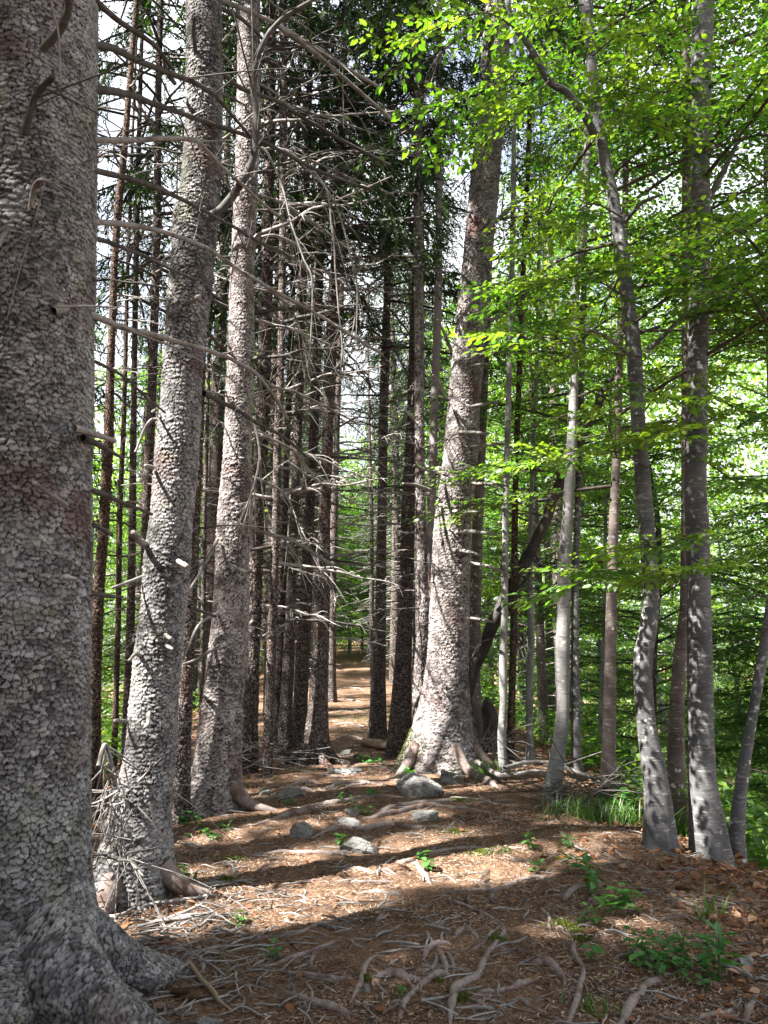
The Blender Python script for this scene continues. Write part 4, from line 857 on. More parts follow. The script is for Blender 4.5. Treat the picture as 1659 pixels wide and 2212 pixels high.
# ------------------------------------------------------------------ roots across the path
def Lp(*a): return [(x * .336 + 557, y * .336 + 1655) for x, y in a]
def Rp(*a): return [(x * .5857 + 1101, y * .5857 + 1655) for x, y in a]
def Ll(*a): return [(x * .336, y * .336 + 1655) for x, y in a]
def root(label, pts, w, sink=.35, seed=0, mat='root', group='surface roots across the path', name='surface_root', arch=0):
    G = [gp(*p) for p in pts]; D = np.mean([g[1] for g in G]); r0 = w[0] * D / FPX; r1 = w[-1] * D / FPX; n = max(10, 9 * len(pts))
    C = cr(G, n); rs = np.random.RandomState(seed + 5)
    C[:, 0] += fbm(C * 5, 2, seed) * .05; C[:, 1] += fbm(C * 5 + 7, 2, seed) * .05
    rad = np.interp(np.linspace(0, 1, n), np.linspace(0, 1, len(w)), w) * D / FPX; rad *= 1 + .5 * fbm(C * 7, 2, seed + 2)
    f = np.linspace(0, 1, n); und = fbm(np.stack([f * 7, f * 0 + seed, f * 0], -1), 3, 3) * 1.5
    C[:, 2] = height(C[:, 0], C[:, 1]) + rad * (1 - 2 * sink) + und * rad + np.sin(f * PI) * arch
    env = np.clip(np.minimum(f / .18, (1 - f) / .22), 0, 1) ** .7; rad = rad * (.3 + .7 * env); C[:, 2] -= (1 - env) * rad * 1.2
    o = thing(name, label, 'tree root' if 'root' in name else 'stick', C[n // 2], group); mb = MB()
    n2 = n * 3; C = cr(C, n2); rad = np.interp(np.linspace(0, 1, n2), np.linspace(0, 1, n), rad); mb.add(rings(C, rad, 12, .34, seed), gridq(n2, 12), .5)
    for q in range(rs.randint(1, 4)):
        i = rs.randint(n // 5, n - 2); T = C[min(i + 1, n - 1)] - C[i] if 0 else rs.normal(0, 1, 3); a = rs.uniform(0, 6.28); L = rs.uniform(.08, .3); fq = np.linspace(0, 1, 9)
        j = min(i * 3, n2 - 1); P = np.stack([C[j, 0] + np.cos(a + fq) * L * fq, C[j, 1] + np.sin(a + fq) * L * fq, 0 * fq], -1); rr = rad[j] * .45 * (1 - .75 * fq); P[:, 2] = height(P[:, 0], P[:, 1]) + rr * .4 - fq * .006; P[0, 2] = C[j, 2]
        tube(mb, P, rr, 14, 6, .5, 0, .2, seed=q)
    mb.build('wood', M[mat], o)
    return o
ROOTS = [('thick grey root running out of the bottom frame left of centre', Lp((130,1400),(280,1480),(430,1540),(540,1590),(610,1670)), (5,10,10,9)),
 ('forked root lying at lower left beside a small seedling', Lp((0,1285),(180,1250),(330,1200),(480,1140),(525,1128)), (5,6,5,3)), ('stubby fork of the lower left root', Lp((370,1190),(350,1240),(340,1290)), (7,7,4)),
 ('half buried straight root left of the small white stone', Lp((110,1310),(300,1350),(500,1370),(640,1370)), (4,7,8,8)), ('fat root lump right of the small white stone', Lp((710,1370),(850,1340),(950,1360),(1060,1375)), (8,11,10,6)),
 ('root crossing upright behind the small white stone', Lp((575,1540),(640,1420),(690,1300),(725,1240),(830,1210)), (5,8,7,5,3)), ('long bowed root reaching the bottom frame at centre', Lp((875,1680),(920,1550),(1000,1450),(1100,1370),(1190,1345),(1250,1390)), (8,8,8,8,7,5)),
 ('longest winding root, from bottom centre up to the right', Lp((1240,1690),(1240,1560),(1270,1450),(1380,1360),(1450,1260),(1530,1150),(1590,1060),(1565,1005)), (9,9,10,9,8,8,7,6)), ('thin root arching from the winding root back to the left', Lp((1565,1005),(1500,980),(1440,950),(1340,910),(1240,870),(1150,855)), (5,5,5,5,5,4)),
 ('slim side root left of the winding root beside moss', Lp((1350,1200),(1420,1160),(1480,1100),(1555,1010)), (3,4,4,4)), ('curled root end pointing right at the centre knot', Lp((1070,1245),(1100,1175),(1190,1140),(1270,1150)), (5,7,7,3)),
 ('short upright root above the centre knot', Lp((1090,1055),(1110,1100),(1135,1150)), (5,6,6)), ('straight middle strand of the centre root knot', Lp((1180,1180),(1190,1260),(1190,1345)), (6,7,7)), ('right strand of the centre root knot', Lp((1205,1195),(1245,1260),(1240,1345)), (5,5,5)),
 ('left strand of the centre root knot', Lp((1150,1190),(1110,1280),(1035,1335)), (5,5,3)), ('low root slanting off to the bottom right of centre', Lp((1340,1485),(1480,1550),(1620,1610)), (5,7,6)), ('flat root pointing right just above the bottom edge', Lp((1400,1450),(1550,1440),(1670,1405)), (6,6,5)),
 ('mound shaped root hump right of the centre knot', Lp((1250,1110),(1340,1050),(1450,1125)), (5,9,4)), ('root ending beside the yellowed leaf', Lp((1310,825),(1420,800),(1540,800),(1670,745)), (4,6,6,6)), ('forked root below the two pale green seedlings', Lp((980,620),(1050,680),(1125,765)), (4,6,6)),
 ('long level root in the sunny band', Lp((740,600),(880,620),(980,610),(1080,560),(1250,540),(1450,530),(1650,600)), (3,5,5,5,5,4,3)), ('small upright root in the middle of the path', Lp((735,1045),(790,970),(830,895)), (6,5,3)), ('thin pale root slanting left of centre', Lp((165,1092),(350,1040),(500,990),(645,980)), (3,5,4,3)),
 ('short level root amid the brown needles at centre', Lp((615,815),(760,820),(860,822),(965,832)), (3,6,7,4)), ('lumpy root above the short level one', Lp((520,670),(650,660),(740,690),(830,670),(915,702)), (4,6,4,5,4)), ('barely showing root between two lumpy ones', Lp((550,745),(700,750),(890,752)), (3,4,3)),
 ('long root step under the flat rock slab', Lp((330,470),(450,410),(560,400),(700,400),(850,380),(930,390),(1050,402),(1150,390),(1290,395)), (4,6,6,6,7,6,5,5,4)), ('long sunlit root slanting from the left edge of the path', Lp((-30,390),(130,330),(300,290),(420,250),(520,235),(680,200),(850,200),(1000,215)), (6,8,8,7,6,5,5,4)),
 ('wavy root just above the flat rock slab', Lp((640,330),(760,330),(860,310),(980,280),(1100,260),(1250,270),(1330,275),(1500,310)), (4,5,6,6,6,6,5,4)), ('root twin running above the wavy one', Lp((720,295),(830,270),(960,245),(1100,240),(1220,225),(1290,210)), (4,5,6,5,5,4)),
 ('thin root leading up to the sandy hollow', Lp((540,145),(660,120),(810,98)), (3,4,5)), ('pale root lying along the left sunny band', Lp((-20,560),(150,550),(350,560),(520,560),(650,540),(810,540)), (4,4,5,5,5,4)), ('short pale root in the bright patch at left', Lp((150,800),(250,770),(330,740),(430,720)), (3,5,5,3)),
 ('small root nub left of the pale bright patch', Lp((-10,685),(60,640),(160,608)), (5,6,4)), ('mossy footed root descending from the great spruce to the left', [(840,1672),(870,1652),(893,1641),(905,1628)], (4,5,6,7)), 
 ('pale stick-like root curving out of the bottom right', Rp((380,965),(430,890),(500,820),(560,780),(612,764)), (10,10,9,8,6)), ('knobbly root below the yellow moss', Rp((205,600),(240,680),(270,760),(240,870),(205,965)), (5,8,7,8,8)), ('thick reddish root hump left of the leafy herbs', Rp((30,722),(140,730),(190,765),(205,810)), (7,11,10,7)),
 ('thin bent root beside the yellow moss', Rp((105,518),(145,560),(150,632)), (4,5,5)), ('stubby root pointing up right of the seedling row', Rp((200,495),(240,450),(278,440)), (7,7,5)), ('root butt at the left end of the seedling row', Rp((-20,440),(100,410),(160,415)), (6,6,3)),
 ('dark root below the thick reddish hump', Rp((0,820),(60,800),(118,770)), (8,8,5)), ('slim root running to the bottom left of the herbs', Rp((20,850),(100,910),(215,950)), (5,6,6)), ('root stub at the bottom right corner', Rp((868,965),(890,890),(922,845)), (7,9,6)), ('flat buried root near the bottom right corner', Rp((680,945),(780,905),(835,898)), (6,7,4)),
 ('root leading right from the foot of the huge trunk', Ll((1060,1170),(1200,1200),(1400,1210),(1565,1240)), (6,8,7,5)), ('bent root draped over the end of the huge root', Ll((1000,1190),(1060,1170),(1110,1250),(1180,1350)), (5,6,6,4)), ('mossy knuckle root right of the huge trunk', Ll((1220,1205),(1290,1250),(1325,1345)), (7,8,5))]
for k, (lb, p, w) in enumerate(ROOTS): root(lb, p, [v * (.85 if p[0][1] > 1880 else 1.05) for v in w], .40, k * 3 + 1)
root('arched root looping at the foot of the great spruce', [(923,1646),(940,1634),(970,1634),(997,1648),(1027,1670)], (5,6,6,6,4), .3, 201, arch=.05)
root('thick pale root stretching right from the great spruce', [(975,1652),(1010,1668),(1050,1688),(1085,1706)], (9,9,8,6), .3, 202)

# roots and stones on the path ahead
for k, (pa, w_) in enumerate([([(700,1700),(760,1690),(830,1694)],4), ([(690,1680),(740,1668),(800,1672)],4), ([(715,1640),(770,1634),(810,1642)],3), ([(712,1600),(750,1592),(790,1598)],3), ([(716,1570),(750,1564),(792,1570)],3), ([(722,1540),(760,1534),(800,1540)],2.5), ([(715,1518),(750,1512),(790,1518)],2), ([(725,1490),(760,1486),(790,1492)],2), ([(620,1700),(660,1690),(700,1696)],4), ([(580,1720),(640,1705),(690,1712)],4)]):
    root('low root crossing the path ahead of the rock steps, %s of its row' % ['first', 'second', 'third', 'fourth', 'fifth', 'sixth', 'seventh', 'farthest', 'left upper', 'left lower'][k], pa, (w_ * .5, w_, w_ * 1.1, w_ * .4), .35, 300 + k)
# ------------------------------------------------------------------ rocks
def rock(label, x0, x1, y0, y1, seed, flat=.7, sharp=.5, name='limestone_rock'):
    c = gp((x0 + x1) / 2, y1 - (y1 - y0) * .15); D = c[1]; w = (x1 - x0) / 2 * D / FPX; h = (y1 - y0) * D / FPX * .9
    rsr = np.random.RandomState(seed + 40); PLN = rsr.normal(0, 1, (18, 3)); PLN /= np.linalg.norm(PLN, axis=1)[:, None]; pld = rsr.uniform(.62, 1.0, 18)
    n = 40; a = np.linspace(-1, 1, n); A, B = np.meshgrid(a, a); mb = MB(); o = np.ones_like(A)
    for F in ((A, B, o), (A, -B, -o), (o, A, B), (-o, A, -B), (B, o, A), (-B, -o, A)):
        V = np.stack(F, -1).reshape(-1, 3); V = V / np.linalg.norm(V, axis=1)[:, None]
        q = np.sign(V) * np.abs(V) ** .75
        rr = np.min(pld[None] / np.clip(V @ PLN.T, .05, None), axis=1); rr = np.minimum(rr, 1.25) * (1 + .25 * fbm(V * 3 + seed * 7.7, 3, seed) - .5 * np.clip(.06 - np.abs(fbm(V * 2.3 + seed, 2, seed + 1)), 0, 1) * 5 * .6)
        V = q * rr[:, None] * np.array([w, w * .8, h * .62]); V = V + c + [0, 0, h * .10]
        i = np.arange(n - 1)[:, None] * n + np.arange(n - 1)[None]; mb.add(V, np.stack([i, i + 1, i + n + 1, i + n], -1))
    ob = mb.build(name, M['rock'], None, True, origin=c); tag(ob, label, 'rock', 'limestone rocks on the path'); return ob
for k, a in enumerate([('biggest weathered white rock in front of the great spruce', 866,955,1668,1722), ('pointed grey rock just right of the biggest white rock', 950,994,1660,1695), ('squarish grey rock in the middle of the root steps', 748,778,1742,1762), ('cracked grey rock left of centre between two roots', 626,672,1770,1812),
   ('flat pale rock slab resting on the root step', 888,948,1750,1774), ('pale rock wedged in the roots left of the slab', 726,774,1764,1788), ('low sloping rock with a seedling at its edge', 738,812,1808,1842), ('pale rock at the left edge of the path by the trunks', 556,590,1700,1717),
   ('low broken rock left of the path middle', 604,660,1700,1724), ('white rock lying at the foot of the splayed spruce', 735,760,1614,1634), ('small rock beside the white rock near the log', 762,782,1626,1640), ('low pale rock plates in the path ahead', 716,782,1652,1672),
   ('white stone at the bottom edge beside the huge trunk', 420,478,2192,2225), ('small white stone in the lower centre', 785,800,2124,2144), ('pale stone half under leaves at lower right', 1592,1624,2058,2090), ('little pale stone at the left by the sticks', 470,500,1690,1700)]): rock(*a, seed=k + 2)

# ------------------------------------------------------------------ fallen sticks and brush
def stick(label, pts, w, seed, twigs=0, lift=.01, mat='dead', name='fallen_stick'):
    G = [gp(*p) for p in pts]; D = np.mean([g[1] for g in G]); r = [v * D / FPX for v in w]
    P = np.array(G); P[:, 2] += np.max(r) + lift; o = thing(name, label, 'stick', P[len(P) // 2], 'fallen sticks and branches'); mb = MB()
    C, rad = tube(mb, P, r, 9 * len(pts), 7, .6, 0, .25, seed=seed); rs = np.random.RandomState(seed)
    for k in range(twigs):
        i = rs.randint(3, len(C) - 2); d = rs.normal(0, 1, 3); d[2] = abs(d[2]) * .5; L = rs.uniform(.1, .35); tube(mb, [C[i], C[i] + d * L * .5, C[i] + d * L], [rad[i] * .4, .0015], 6, 4, .6, 0, wob=.05, seed=k, cap=False)
    mb.build('wood', M[mat], o); return o
stick('broken pale stick lying right of the huge root', Ll((1215,1290),(1280,1390),(1370,1490),(1400,1540),(1480,1605)), (4,5,6,4,2), 1, 0, .01, 'log')
stick('dark log-like branch leaning on the foot of the second spruce', Ll((840,740),(960,680),(1060,600),(1120,550)), (6,9,9,7), 2, 2, .05, 'dead_dark')
stick('grey branch lying below the dark leaning one', Ll((630,975),(760,880),(860,780),(1100,630)), (6,6,6,4), 3, 1, .03)
stick('curved bare branch arching through the brush at right', [(1090,1702),(1140,1688),(1195,1691),(1265,1718),(1332,1750)], (4,5,5,4,2), 4, 14, .16)
stick('long pale branch reaching right from the great spruce foot', [(1030,1668),(1085,1700),(1150,1690),(1200,1690)], (5,5,4,2), 5, 8, .08)
SL = [('bone white stick', Ll((650,990),(770,985),(900,910))), ('crooked pale stick', Ll((880,1060),(1100,1000),(1330,900))), ('long grey stick', Ll((900,920),(1130,890),(1330,860))), ('thin straight stick', Ll((960,1030),(1200,1000),(1380,960))),
   ('stout short stick', Ll((1280,1060),(1330,1020),(1380,970))), ('slender bleached stick', Ll((1120,800),(1250,790),(1430,770))), ('short pale stick', Ll((1380,1090),(1480,1090),(1560,1060))), ('yellowish stick', Ll((700,970),(760,920),(800,880)))]
for k, (nm, p) in enumerate(SL): stick(nm + [' lying lowest in the sunny heap by the second spruce', ' slanting through the sunny heap of sticks', ' across the top of the sunny stick heap', ' in the middle of the sunny stick heap', ' at the right end of the sunny stick heap', ' just below the left seedling clump', ' farthest right among the left sticks', ' propped on the heap beside the huge trunk'][k], p, (3, 4, 2), 10 + k, 0)
stick('pale splinter standing out on the path centre', Lp((1095,1045),(1160,1058),(1235,1075)), (2,3,2), 20)
stick('stick lying along the left edge by the third spruce', [(535,1672),(560,1655),(590,1648)], (5,5,4), 21)
stick('thin twig lying below the flat root at bottom right', Lp((1050,1535),(1150,1520),(1240,1505)), (3,3,2), 22)
stick('twig crossing the leaf litter at far right', Rp((770,740),(840,765),(890,790)), (4,4,4), 23)
def brush(label, cx, cy, D, n, rad, seed, mat='dead', spread=(1, 1, 1), bias=(0, 0, 0)):
    c = at(cx, cy, D); rs = np.random.RandomState(seed); o = thing('brush_pile', label, 'brush', (c[0], c[1], float(height(c[0], c[1])))); mb = MB()
    for k in range(n):
        p = c + rs.normal(0, .25, 3) * rad * np.array(spread); d = rs.normal(0, 1, 3) * np.array(spread) + bias; d /= np.linalg.norm(d); L = rs.uniform(.3, 1.1) * rad
        p[2] = max(p[2], float(height(p[0], p[1])) + .01); e = p + d * L; e[2] = max(e[2], float(height(e[0], e[1])) + .01)
        tube(mb, [p, (p + e) / 2 + rs.normal(0, .06, 3) * rad, e], [rs.uniform(.003, .007), .002], 7, 4, rs.uniform(.2, 1), 0, wob=.03, seed=k, cap=False)
    mb.build('twig_tangle', M[mat], o)
brush('bundle of dead twigs fanning down from the second spruce', 245, 1725, 4.35, 44, .36, 1, 'dead', (.8, .5, 1), (-.3, -.1, -.9))
brush('tangle of dry twigs at the foot of the second spruce', 215, 1850, 4.3, 24, .34, 2, 'dead_dark', (1, .6, .4), (0, 0, .1))
brush('brown brush heap below the silvery curved beech', 1265, 1715, 6.9, 110, .75, 3, 'dead_dark', (1.2, .6, .3), (.3, -.2, -.1))
brush('dry twigs gathered right of the great spruce foot', 1060, 1610, 8.7, 45, .45, 4, 'dead', (1, .6, .6), (0, 0, .1))
brush('twigs piled along the left bank under the spruces', 560, 1625, 8.2, 40, .6, 5, 'dead', (1, .6, .25), (0, 0, 0))
add_branch(S2, [(213,1655),(228,1610),(245,1680),(249,1702)], 4.3, 4.5, 5, 6, 'dead', 'dead_branch', 2, 260)
add_branch(S2, [(249,1700),(262,1790),(270,1840),(312,1895)], 4.45, 4.3, 4, 2, 'dead', 'dead_branch', 3, 261)

# ------------------------------------------------------------------ plants
def herb(label, px, py, n, h, ls, seed, spread=.06, name='seedling', mat='herb', slim=1.0, group='small green plants on the path'):
    c = gp(px, py); rs = np.random.RandomState(seed); o = thing(name, label, 'plant', c, group); ms = MB(); ml = MB()
    for k in range(n):
        ms = MB()
        b = c + np.array([rs.normal(0, spread), rs.normal(0, spread), 0]); b[2] = float(height(b[0], b[1])) - .005; hh = h * rs.uniform(.6, 1.1); t = b + [rs.normal(0, .15) * hh, rs.normal(0, .15) * hh, hh]
        tube(ms, [b, (b + t) / 2 + rs.normal(0, .01, 3), t], [.0025, .0015], 5, 4, .3, 0, cap=False); ms.build('stem', M['grass'], o)
        m = max(4, int(4 + hh / .045)); f = np.linspace(.3, 1, m); P = b + (t - b) * f[:, None]; a = np.arange(m) * 2.4 + rs.uniform(0, 6)
        d = np.stack([np.cos(a), np.sin(a), rs.uniform(-.25, .45, m)], -1); Fm = leaf_mats(d, ls * rs.uniform(.7, 1.2, m), rs, .3); Fm = Fm * np.array([1, slim, 1])[None, None, :]
        inst(ml, LV, LQ, Fm, P, np.clip(rs.normal(.55, .22, m), 0, 1))
    ml.build('foliage', M[mat], o)
HP = [('dense dark green herb clump at lower right', (1435,2085), 15, .15, .05, .085), ('low leafy herbs below the dense clump', (1500,2115), 9, .08, .045, .07), ('heart leaved plant left of the dense clump', (1415,2105), 5, .12, .055, .05),
 ('tallest seedling of the row beside the knobby root', (1330,1975), 4, .17, .085, .04), ('leafy seedling midway along the row', (1285,1935), 4, .16, .06, .05), ('seedling at the top of the row by the stubby root', (1240,1890), 4, .15, .06, .05), ('pair of small leaves below the seedling row', (1270,2000), 3, .10, .05, .03),
 ('upright seedling in front of the brush heap', (1150,1840), 3, .14, .055, .02), ('small seedling left of the row', (1160,1880), 2, .09, .05, .03), ('seedling by the orange leaves at the right bank', (1215,1760), 2, .12, .06, .03), ('little seedling near the right bank below brush', (1228,1830), 3, .08, .045, .04),
 ('pale seedling rooted at the forked root', (905,1858), 2, .07, .06, .02), ('second seedling beside the forked root', (922,1880), 2, .08, .055, .02), ('dark seedling on the low sloping rock', (737,1822), 3, .07, .05, .02), ('seedling behind the squarish rock', (780,1758), 4, .06, .05, .04), ('sprig between the upper path roots', (735,1735), 3, .08, .045, .03),
 ('sprig on the long sunlit root', (797,1722), 3, .09, .05, .03), ('bright plant on the top of the biggest rock', (884,1683), 4, .12, .06, .03), ('three leaved seedling on the left litter', (518,1995), 2, .07, .055, .02), ('tiny seedling at the lower left forked root', (580,2078), 2, .06, .04, .02), ('green sprout beside the centre root knot', (880,2140), 2, .04, .035, .02),
 ('bright clump left of the path below the third spruce', (450,1800), 12, .06, .045, .10), ('green sprigs at the foot of the third spruce', (400,1785), 6, .10, .05, .05), ('small sprig in the sunny stick heap', (416,1905), 4, .08, .04, .03), ('green sprout on the left of the sunlit root', (637,1740), 3, .06, .05, .03), ('low green plants beside the log', (790,1650), 10, .08, .06, .12),
 ('leafy sprout under the stretched pale root', (965,1655), 4, .09, .05, .05), ('tall single leaf seedling right of centre', (1275,2080), 1, .13, .07, .01), ('bright herb clump behind the right grass', (1610,1835), 16, .26, .075, .16), ('leafy herbs below the S-bend beech', (1370,1765), 14, .24, .07, .16), ('herbs in the bright gap by the right edge', (1650,1860), 12, .22, .07, .12)]
for k, (lb, p, n, h, ls, sp) in enumerate(HP): herb(lb, p[0], p[1], n, h, ls, 500 + k, sp)
# broad long-leaved herb at lower right
c = gp(1553, 2120); o = thing('leafy_herb', 'single tall herb with long pointed leaves at lower right', 'plant', c, 'small green plants on the path'); mb = MB(); tube(mb, [c - [0, 0, .01], c + [.005, 0, .10], c + [.012, 0, .20]], [.004, .003], 6, 5, .2); mb.build('stem', M['grass'], o)
rs = np.random.RandomState(77); m = 15; a = np.arange(m) * 2.4; f = np.linspace(.35, 1, m); P = c + np.array([.012, 0, .2]) * f[:, None]; d = np.stack([np.cos(a), np.sin(a), .15 + .5 * (f - .5)], -1); mb = MB()
inst(mb, LV, LQ, leaf_mats(d, .125 * (1.15 - .35 * f), rs, .2) * np.array([1, .62, 1]), P, rs.uniform(.2, .9, m)); mb.build('foliage', M['herb'], o)
def grass(label, px, py, n, h, spread, seed, stuff=False):
    c = gp(px, py); rs = np.random.RandomState(seed); mb = MB(); few = n < 90
    if few: ob = thing('grass_tuft', label, 'grass', c)
    for k in range(n):
        b = c + np.array([rs.normal(0, spread[0]), rs.normal(0, spread[1]), 0]); b[2] = float(height(b[0], b[1])) - .01; a = rs.uniform(0, 6.28); L = h * rs.uniform(.5, 1.15); bend = rs.uniform(.2, .9); dv = np.array([math.cos(a), math.sin(a), 0]); s = np.array([-dv[1], dv[0], 0]) * rs.uniform(.003, .006)
        t_ = np.linspace(0, 1, 5)[:, None]; C = b + dv * (L * bend * t_ ** 2) + np.array([0, 0, 1]) * (L * (t_ - .45 * bend * t_ ** 2)); w = (1 - t_ ** 1.5) * s + 1e-4
        V = np.concatenate([C - w, C + w]); i = np.arange(4)
        if few: mb = MB()
        mb.add(V, np.stack([i, i + 5, i + 6, i + 1], -1), rs.uniform(0, 1))
        if few: mb.build('blade', M['grass'], ob)
    if not few: ob = mb.build('grass_tuft', M['grass'], None, origin=c)
    tag(ob, label, 'grass', 'grass tufts along the path')
for k, a in enumerate([('wide grass tuft under the brush heap on the right bank', 1300,1775,320,.26,(.2,.12)), ('tall grass tuft at the foot of the straight dark beech', 1500,1815,340,.30,(.2,.1)), ('long grass blades at the right edge below the slanting beech', 1610,1860,380,.30,(.2,.12)), ('bright grass right of the great spruce foot', 1045,1672,170,.2,(.16,.12)),
   ('sparse grass sprouting above the tall herb', 1545,1975,14,.2,(.04,.04)), ('few grass blades left of the tall herb', 1520,1990,8,.16,(.02,.02)), ('small grass tuft near the bottom right of centre', 1285,2185,28,.10,(.05,.03)), ('little grass tuft at the foot of the biggest rock', 925,1660,24,.12,(.06,.04)), ('thin grass on the path ahead near the splayed spruce', 770,1560,40,.15,(.25,.25)), ('grass blades by the S-bend beech foot', 1450,1800,40,.35,(.08,.06))]): grass(*a, seed=600 + k)

# cones
def cone(label, px, py, seed, L=.085):
    c = gp(px, py); rs = np.random.RandomState(seed); a = rs.uniform(0, 6.28); mb = MB(); ax = np.array([math.cos(a), math.sin(a), .05]); s = np.array([-ax[1], ax[0], 0]); u = np.cross(ax, s); base = c + [0, 0, .016]
    tube(mb, [base - ax * L * .5, base, base + ax * L * .5], [.009, .013, .004], 8, 8, .2); n = 90; k = np.arange(n); f = (k + .5) / n; th = k * 2.4; rr = .014 * np.sin(np.clip(f * 2.7 + .35, 0, PI)) + .002
    rd = np.cos(th)[:, None] * s + np.sin(th)[:, None] * u; P = base + ax * (f[:, None] - .5) * L + rd * rr[:, None] * .6; inst(mb, LV, LQ, frames(rd * .7 + ax * .7, up=ax) * .014, P, rs.uniform(.2, 1, n))
    tag(mb.build('spruce_cone', M['cone'], None, origin=c), label, 'cone', 'spruce cones on the ground')
for k, a in enumerate([('spruce cone beside the broken pale stick', 417,2163), ('darker spruce cone left of the one by the stick', 390,2152), ('dark cone on leaf litter below the right grass', 1429,1878), ('cone amid dead leaves right of the seedling row', 1476,1926), ('cone by the knobbly root under yellow moss', 1274,2022), ('cone lying on the sunny level root', 942,1884)]): cone(*a, seed=k + 3)

# ------------------------------------------------------------------ litter: nobody could count it
def scatter(name, label, cat, mat, n, yr, xw, L, W, seed, tv, tq, tlo=0, thi=1, dens=None, z=.004, flatten=.25, align=None, even=False):
    rs = np.random.RandomState(seed); y = yr[0] * (yr[1] / yr[0]) ** rs.uniform(0, 1, n); x = rs.uniform(-1, 1, n) * np.minimum(xw, .62 * y + .3)
    if dens is not None: k = rs.uniform(0, 1, n) < dens(x, y); x = x[k]; y = y[k]; n = len(x)
    P = np.stack([x, y, height(x, y) + rs.uniform(0, z, n)], -1); a = rs.uniform(0, 6.28, n) if align is None else rs.normal(align, .75, n)
    d = np.stack([np.cos(a), np.sin(a), rs.normal(0, flatten, n)], -1); F = frames(d, roll=rs.normal(0, .5, n)); S = np.stack([rs.uniform(*L, n), rs.uniform(*W, n), rs.uniform(*W, n)], -1)
    if even: S[:, 1:] = (S[:, :1] * rs.uniform(.5, 1.1, (n, 1)))
    mb = MB(); inst(mb, tv, tq, F * S[:, None, :], P, rs.uniform(tlo, thi, n) ** 1.2); return tag(mb.build(name, mat, None, False), label, cat, kind='stuff')
BAR = np.array([[-.5,-.5,0],[.5,-.4,0],[.5,.4,0],[-.5,.5,0],[-.5,0,.6],[.5,0,.5]]); BQ = np.array([[0,1,5,4],[4,5,2,3],[0,4,3,0],[1,2,5,1]])[:2]
drift = lambda x, y: np.clip(.12 + 1.7 * (vnoise(np.stack([x * 2.3, y * 2.3, 0 * x], -1), 77) - .28) + .5 * (vnoise(np.stack([x * 9, y * 9, 0 * x], -1), 78) - .5), .05, 1)
_c = MB(); tube(_c, [[-.5, 0, 0], [-.2, .07, .02], [.15, .02, .03], [.5, .13, 0]], [.028, .034, .028, .014], 8, 4, cap=False); CTV, CTQ = np.concatenate(_c.v), np.concatenate(_c.q)
scatter('needle_litter', 'brown needle and bark chip litter covering the path', 'litter', M['litter'], 150000, (2.2, 12), 3.4, (.010, .036), (.0022, .006), 1, BAR, BQ, z=.008, dens=drift)
scatter('needle_litter', 'fine dry needles strewn over the path', 'litter', M['litter'], 110000, (2.2, 9), 3.2, (.014, .024), (.0011, .002), 2, BAR, BQ, .2, .8, z=.008, dens=lambda x, y: 1.15 - drift(x, y))
scatter('twig_litter', 'small dry twigs scattered over the path', 'twigs', M['dead'], 4200, (2.3, 14), 3.6, (.04, .20), (.004, .009), 3, CTV, CTQ, z=.012, flatten=.08, even=True)
scatter('twig_litter', 'dense heap of bleached twigs by the left trunks', 'twigs', M['dead'], 6500, (3.0, 6.5), 3.0, (.04, .19), (.05, .09), 4, CTV, CTQ, z=.035, flatten=.10, dens=lambda x, y: np.exp(-((x + 1.15) / .55) ** 2) * np.exp(-((y - 4.1) / .75) ** 2), align=.35, even=True)
lfd = lambda x, y: np.clip(.05 + np.exp(-((x - (crest(y) + 2.2)) / .6) ** 2) + .5 * np.exp(-((x + 1.5) / .4) ** 2) * (y < 5), 0, 1)
scatter('fallen_leaves', 'orange brown beech leaves lying along the path edges', 'dead leaves', M['deadleaf'], 16000, (2.4, 14), 5.0, (.035, .065), (.035, .065), 5, LV, LQ, z=.02, flatten=.25, dens=lfd)
sides = lambda x, y: np.clip((np.abs(x - crest(y)) - 1.9) / .8, 0, 1)
scatter('fallen_leaves', 'dead leaves covering the slopes below the path', 'dead leaves', M['deadleaf'], 30000, (3.5, 40), 16, (.05, .10), (.05, .10), 6, LV, LQ, z=.03, flatten=.25, dens=sides)
def mossy(x, y):
    s = np.zeros_like(x)
    for (px, py, r) in MS: g_ = gp(px, py); s = np.maximum(s, np.exp(-(((x - g_[0]) / r) ** 2 + ((y - g_[1]) / (r * .7)) ** 2) ** 1.5))
    return s
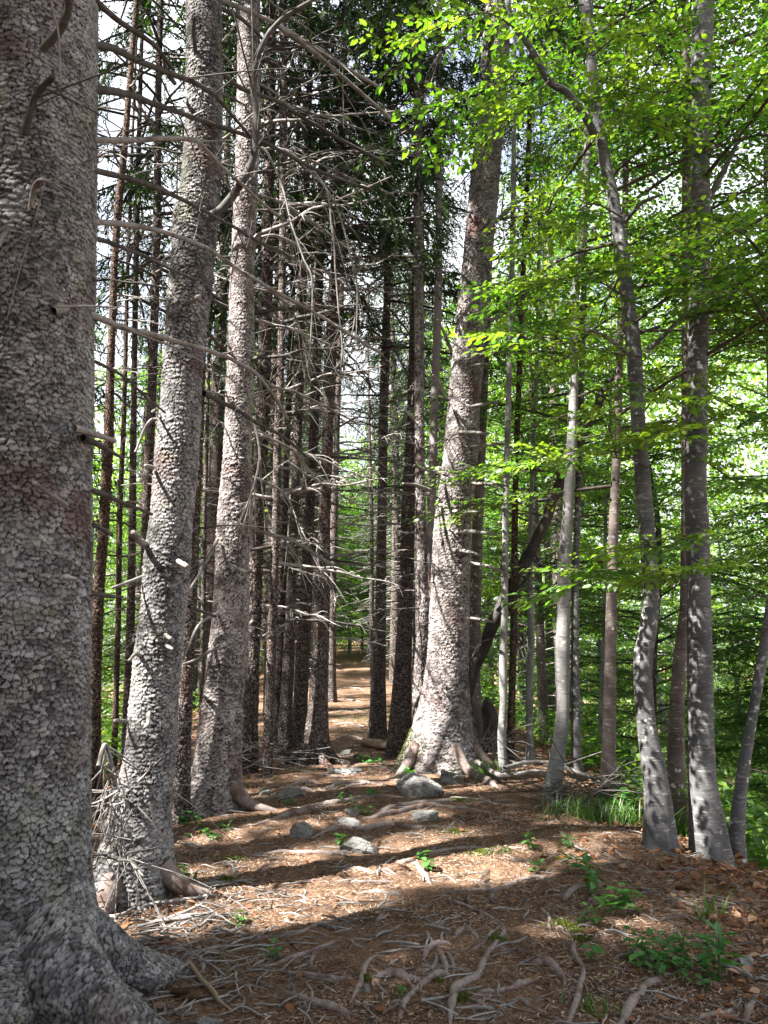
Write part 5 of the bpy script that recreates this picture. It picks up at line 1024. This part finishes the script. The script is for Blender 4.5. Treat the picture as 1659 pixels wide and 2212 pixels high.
MS = [(1225,1995,.10),(1245,2015,.09),(1255,2030,.05),(1040,1840,.12),(1080,1838,.10),(985,1798,.12),(1000,1728,.12),(1215,1855,.05),(1330,1955,.05),(870,1668,.12),(985,2145,.04),(1000,2160,.05),(960,2120,.04),(790,2115,.04),(1075,2030,.05),(460,2065,.06),(500,1855,.08),(490,1900,.06)]
BL = np.array([[0,-.3,0],[0,.3,0],[1,.1,0],[1,-.1,0]])
rs = np.random.RandomState(9); mb = MB(); Pm = []
for (px, py, r) in MS:
    g_ = gp(px, py); n = int(9000 * r * 1.2); a = rs.uniform(0, 6.28, n); q = np.abs(rs.normal(0, .5, n)) * r; Pm.append(np.stack([g_[0] + np.cos(a) * q, g_[1] + np.sin(a) * q * .7], -1))
Pm = np.concatenate(Pm); keepm = vnoise(np.concatenate([Pm * 25, np.zeros((len(Pm), 1))], 1), 3) > .35; Pm = Pm[keepm]
P = np.concatenate([Pm, height(Pm[:, 0], Pm[:, 1])[:, None]], 1); d = rs.normal(0, .5, P.shape) + [0, 0, .8]
inst(mb, BL, np.array([[0,1,2,3]]), frames(d, roll=rs.uniform(0, 6, len(P))) * rs.uniform(.008, .02, len(P))[:, None, None], P, rs.uniform(0, 1, len(P)))
tag(mb.build('moss', M['moss']), 'yellow green moss cushions among the roots', 'moss', kind='stuff')
# ground cover on the far slopes
rs = np.random.RandomState(12); n = 80000; y = 6 + 36 * rs.uniform(0, 1, n) ** 1.3; sg = rs.choice([-1, 1], n, p=[.35, .65]); x = crest(y) + sg * (2.6 + rs.uniform(0, 1, n) * (2 + .5 * y)); P = np.stack([x, y, height(x, y) + rs.uniform(.02, .6, n) ** 1.2], -1)
k = vnoise(P * [.7, .7, 0], 6) > .36; P = P[k]; mb = MB(); inst(mb, LV, LQ, leaf_mats(rs.normal(0, 1, P.shape) * [1, 1, .3], rs.uniform(.06, .13, len(P)), rs), P, rs.uniform(.1, .9, len(P))); tag(mb.build('undergrowth', M['leaf']), 'low green undergrowth covering the slopes', 'undergrowth', kind='stuff')
print('verts', sum(len(m.vertices) for m in bpy.data.meshes), 'objects', len(bpy.data.objects))
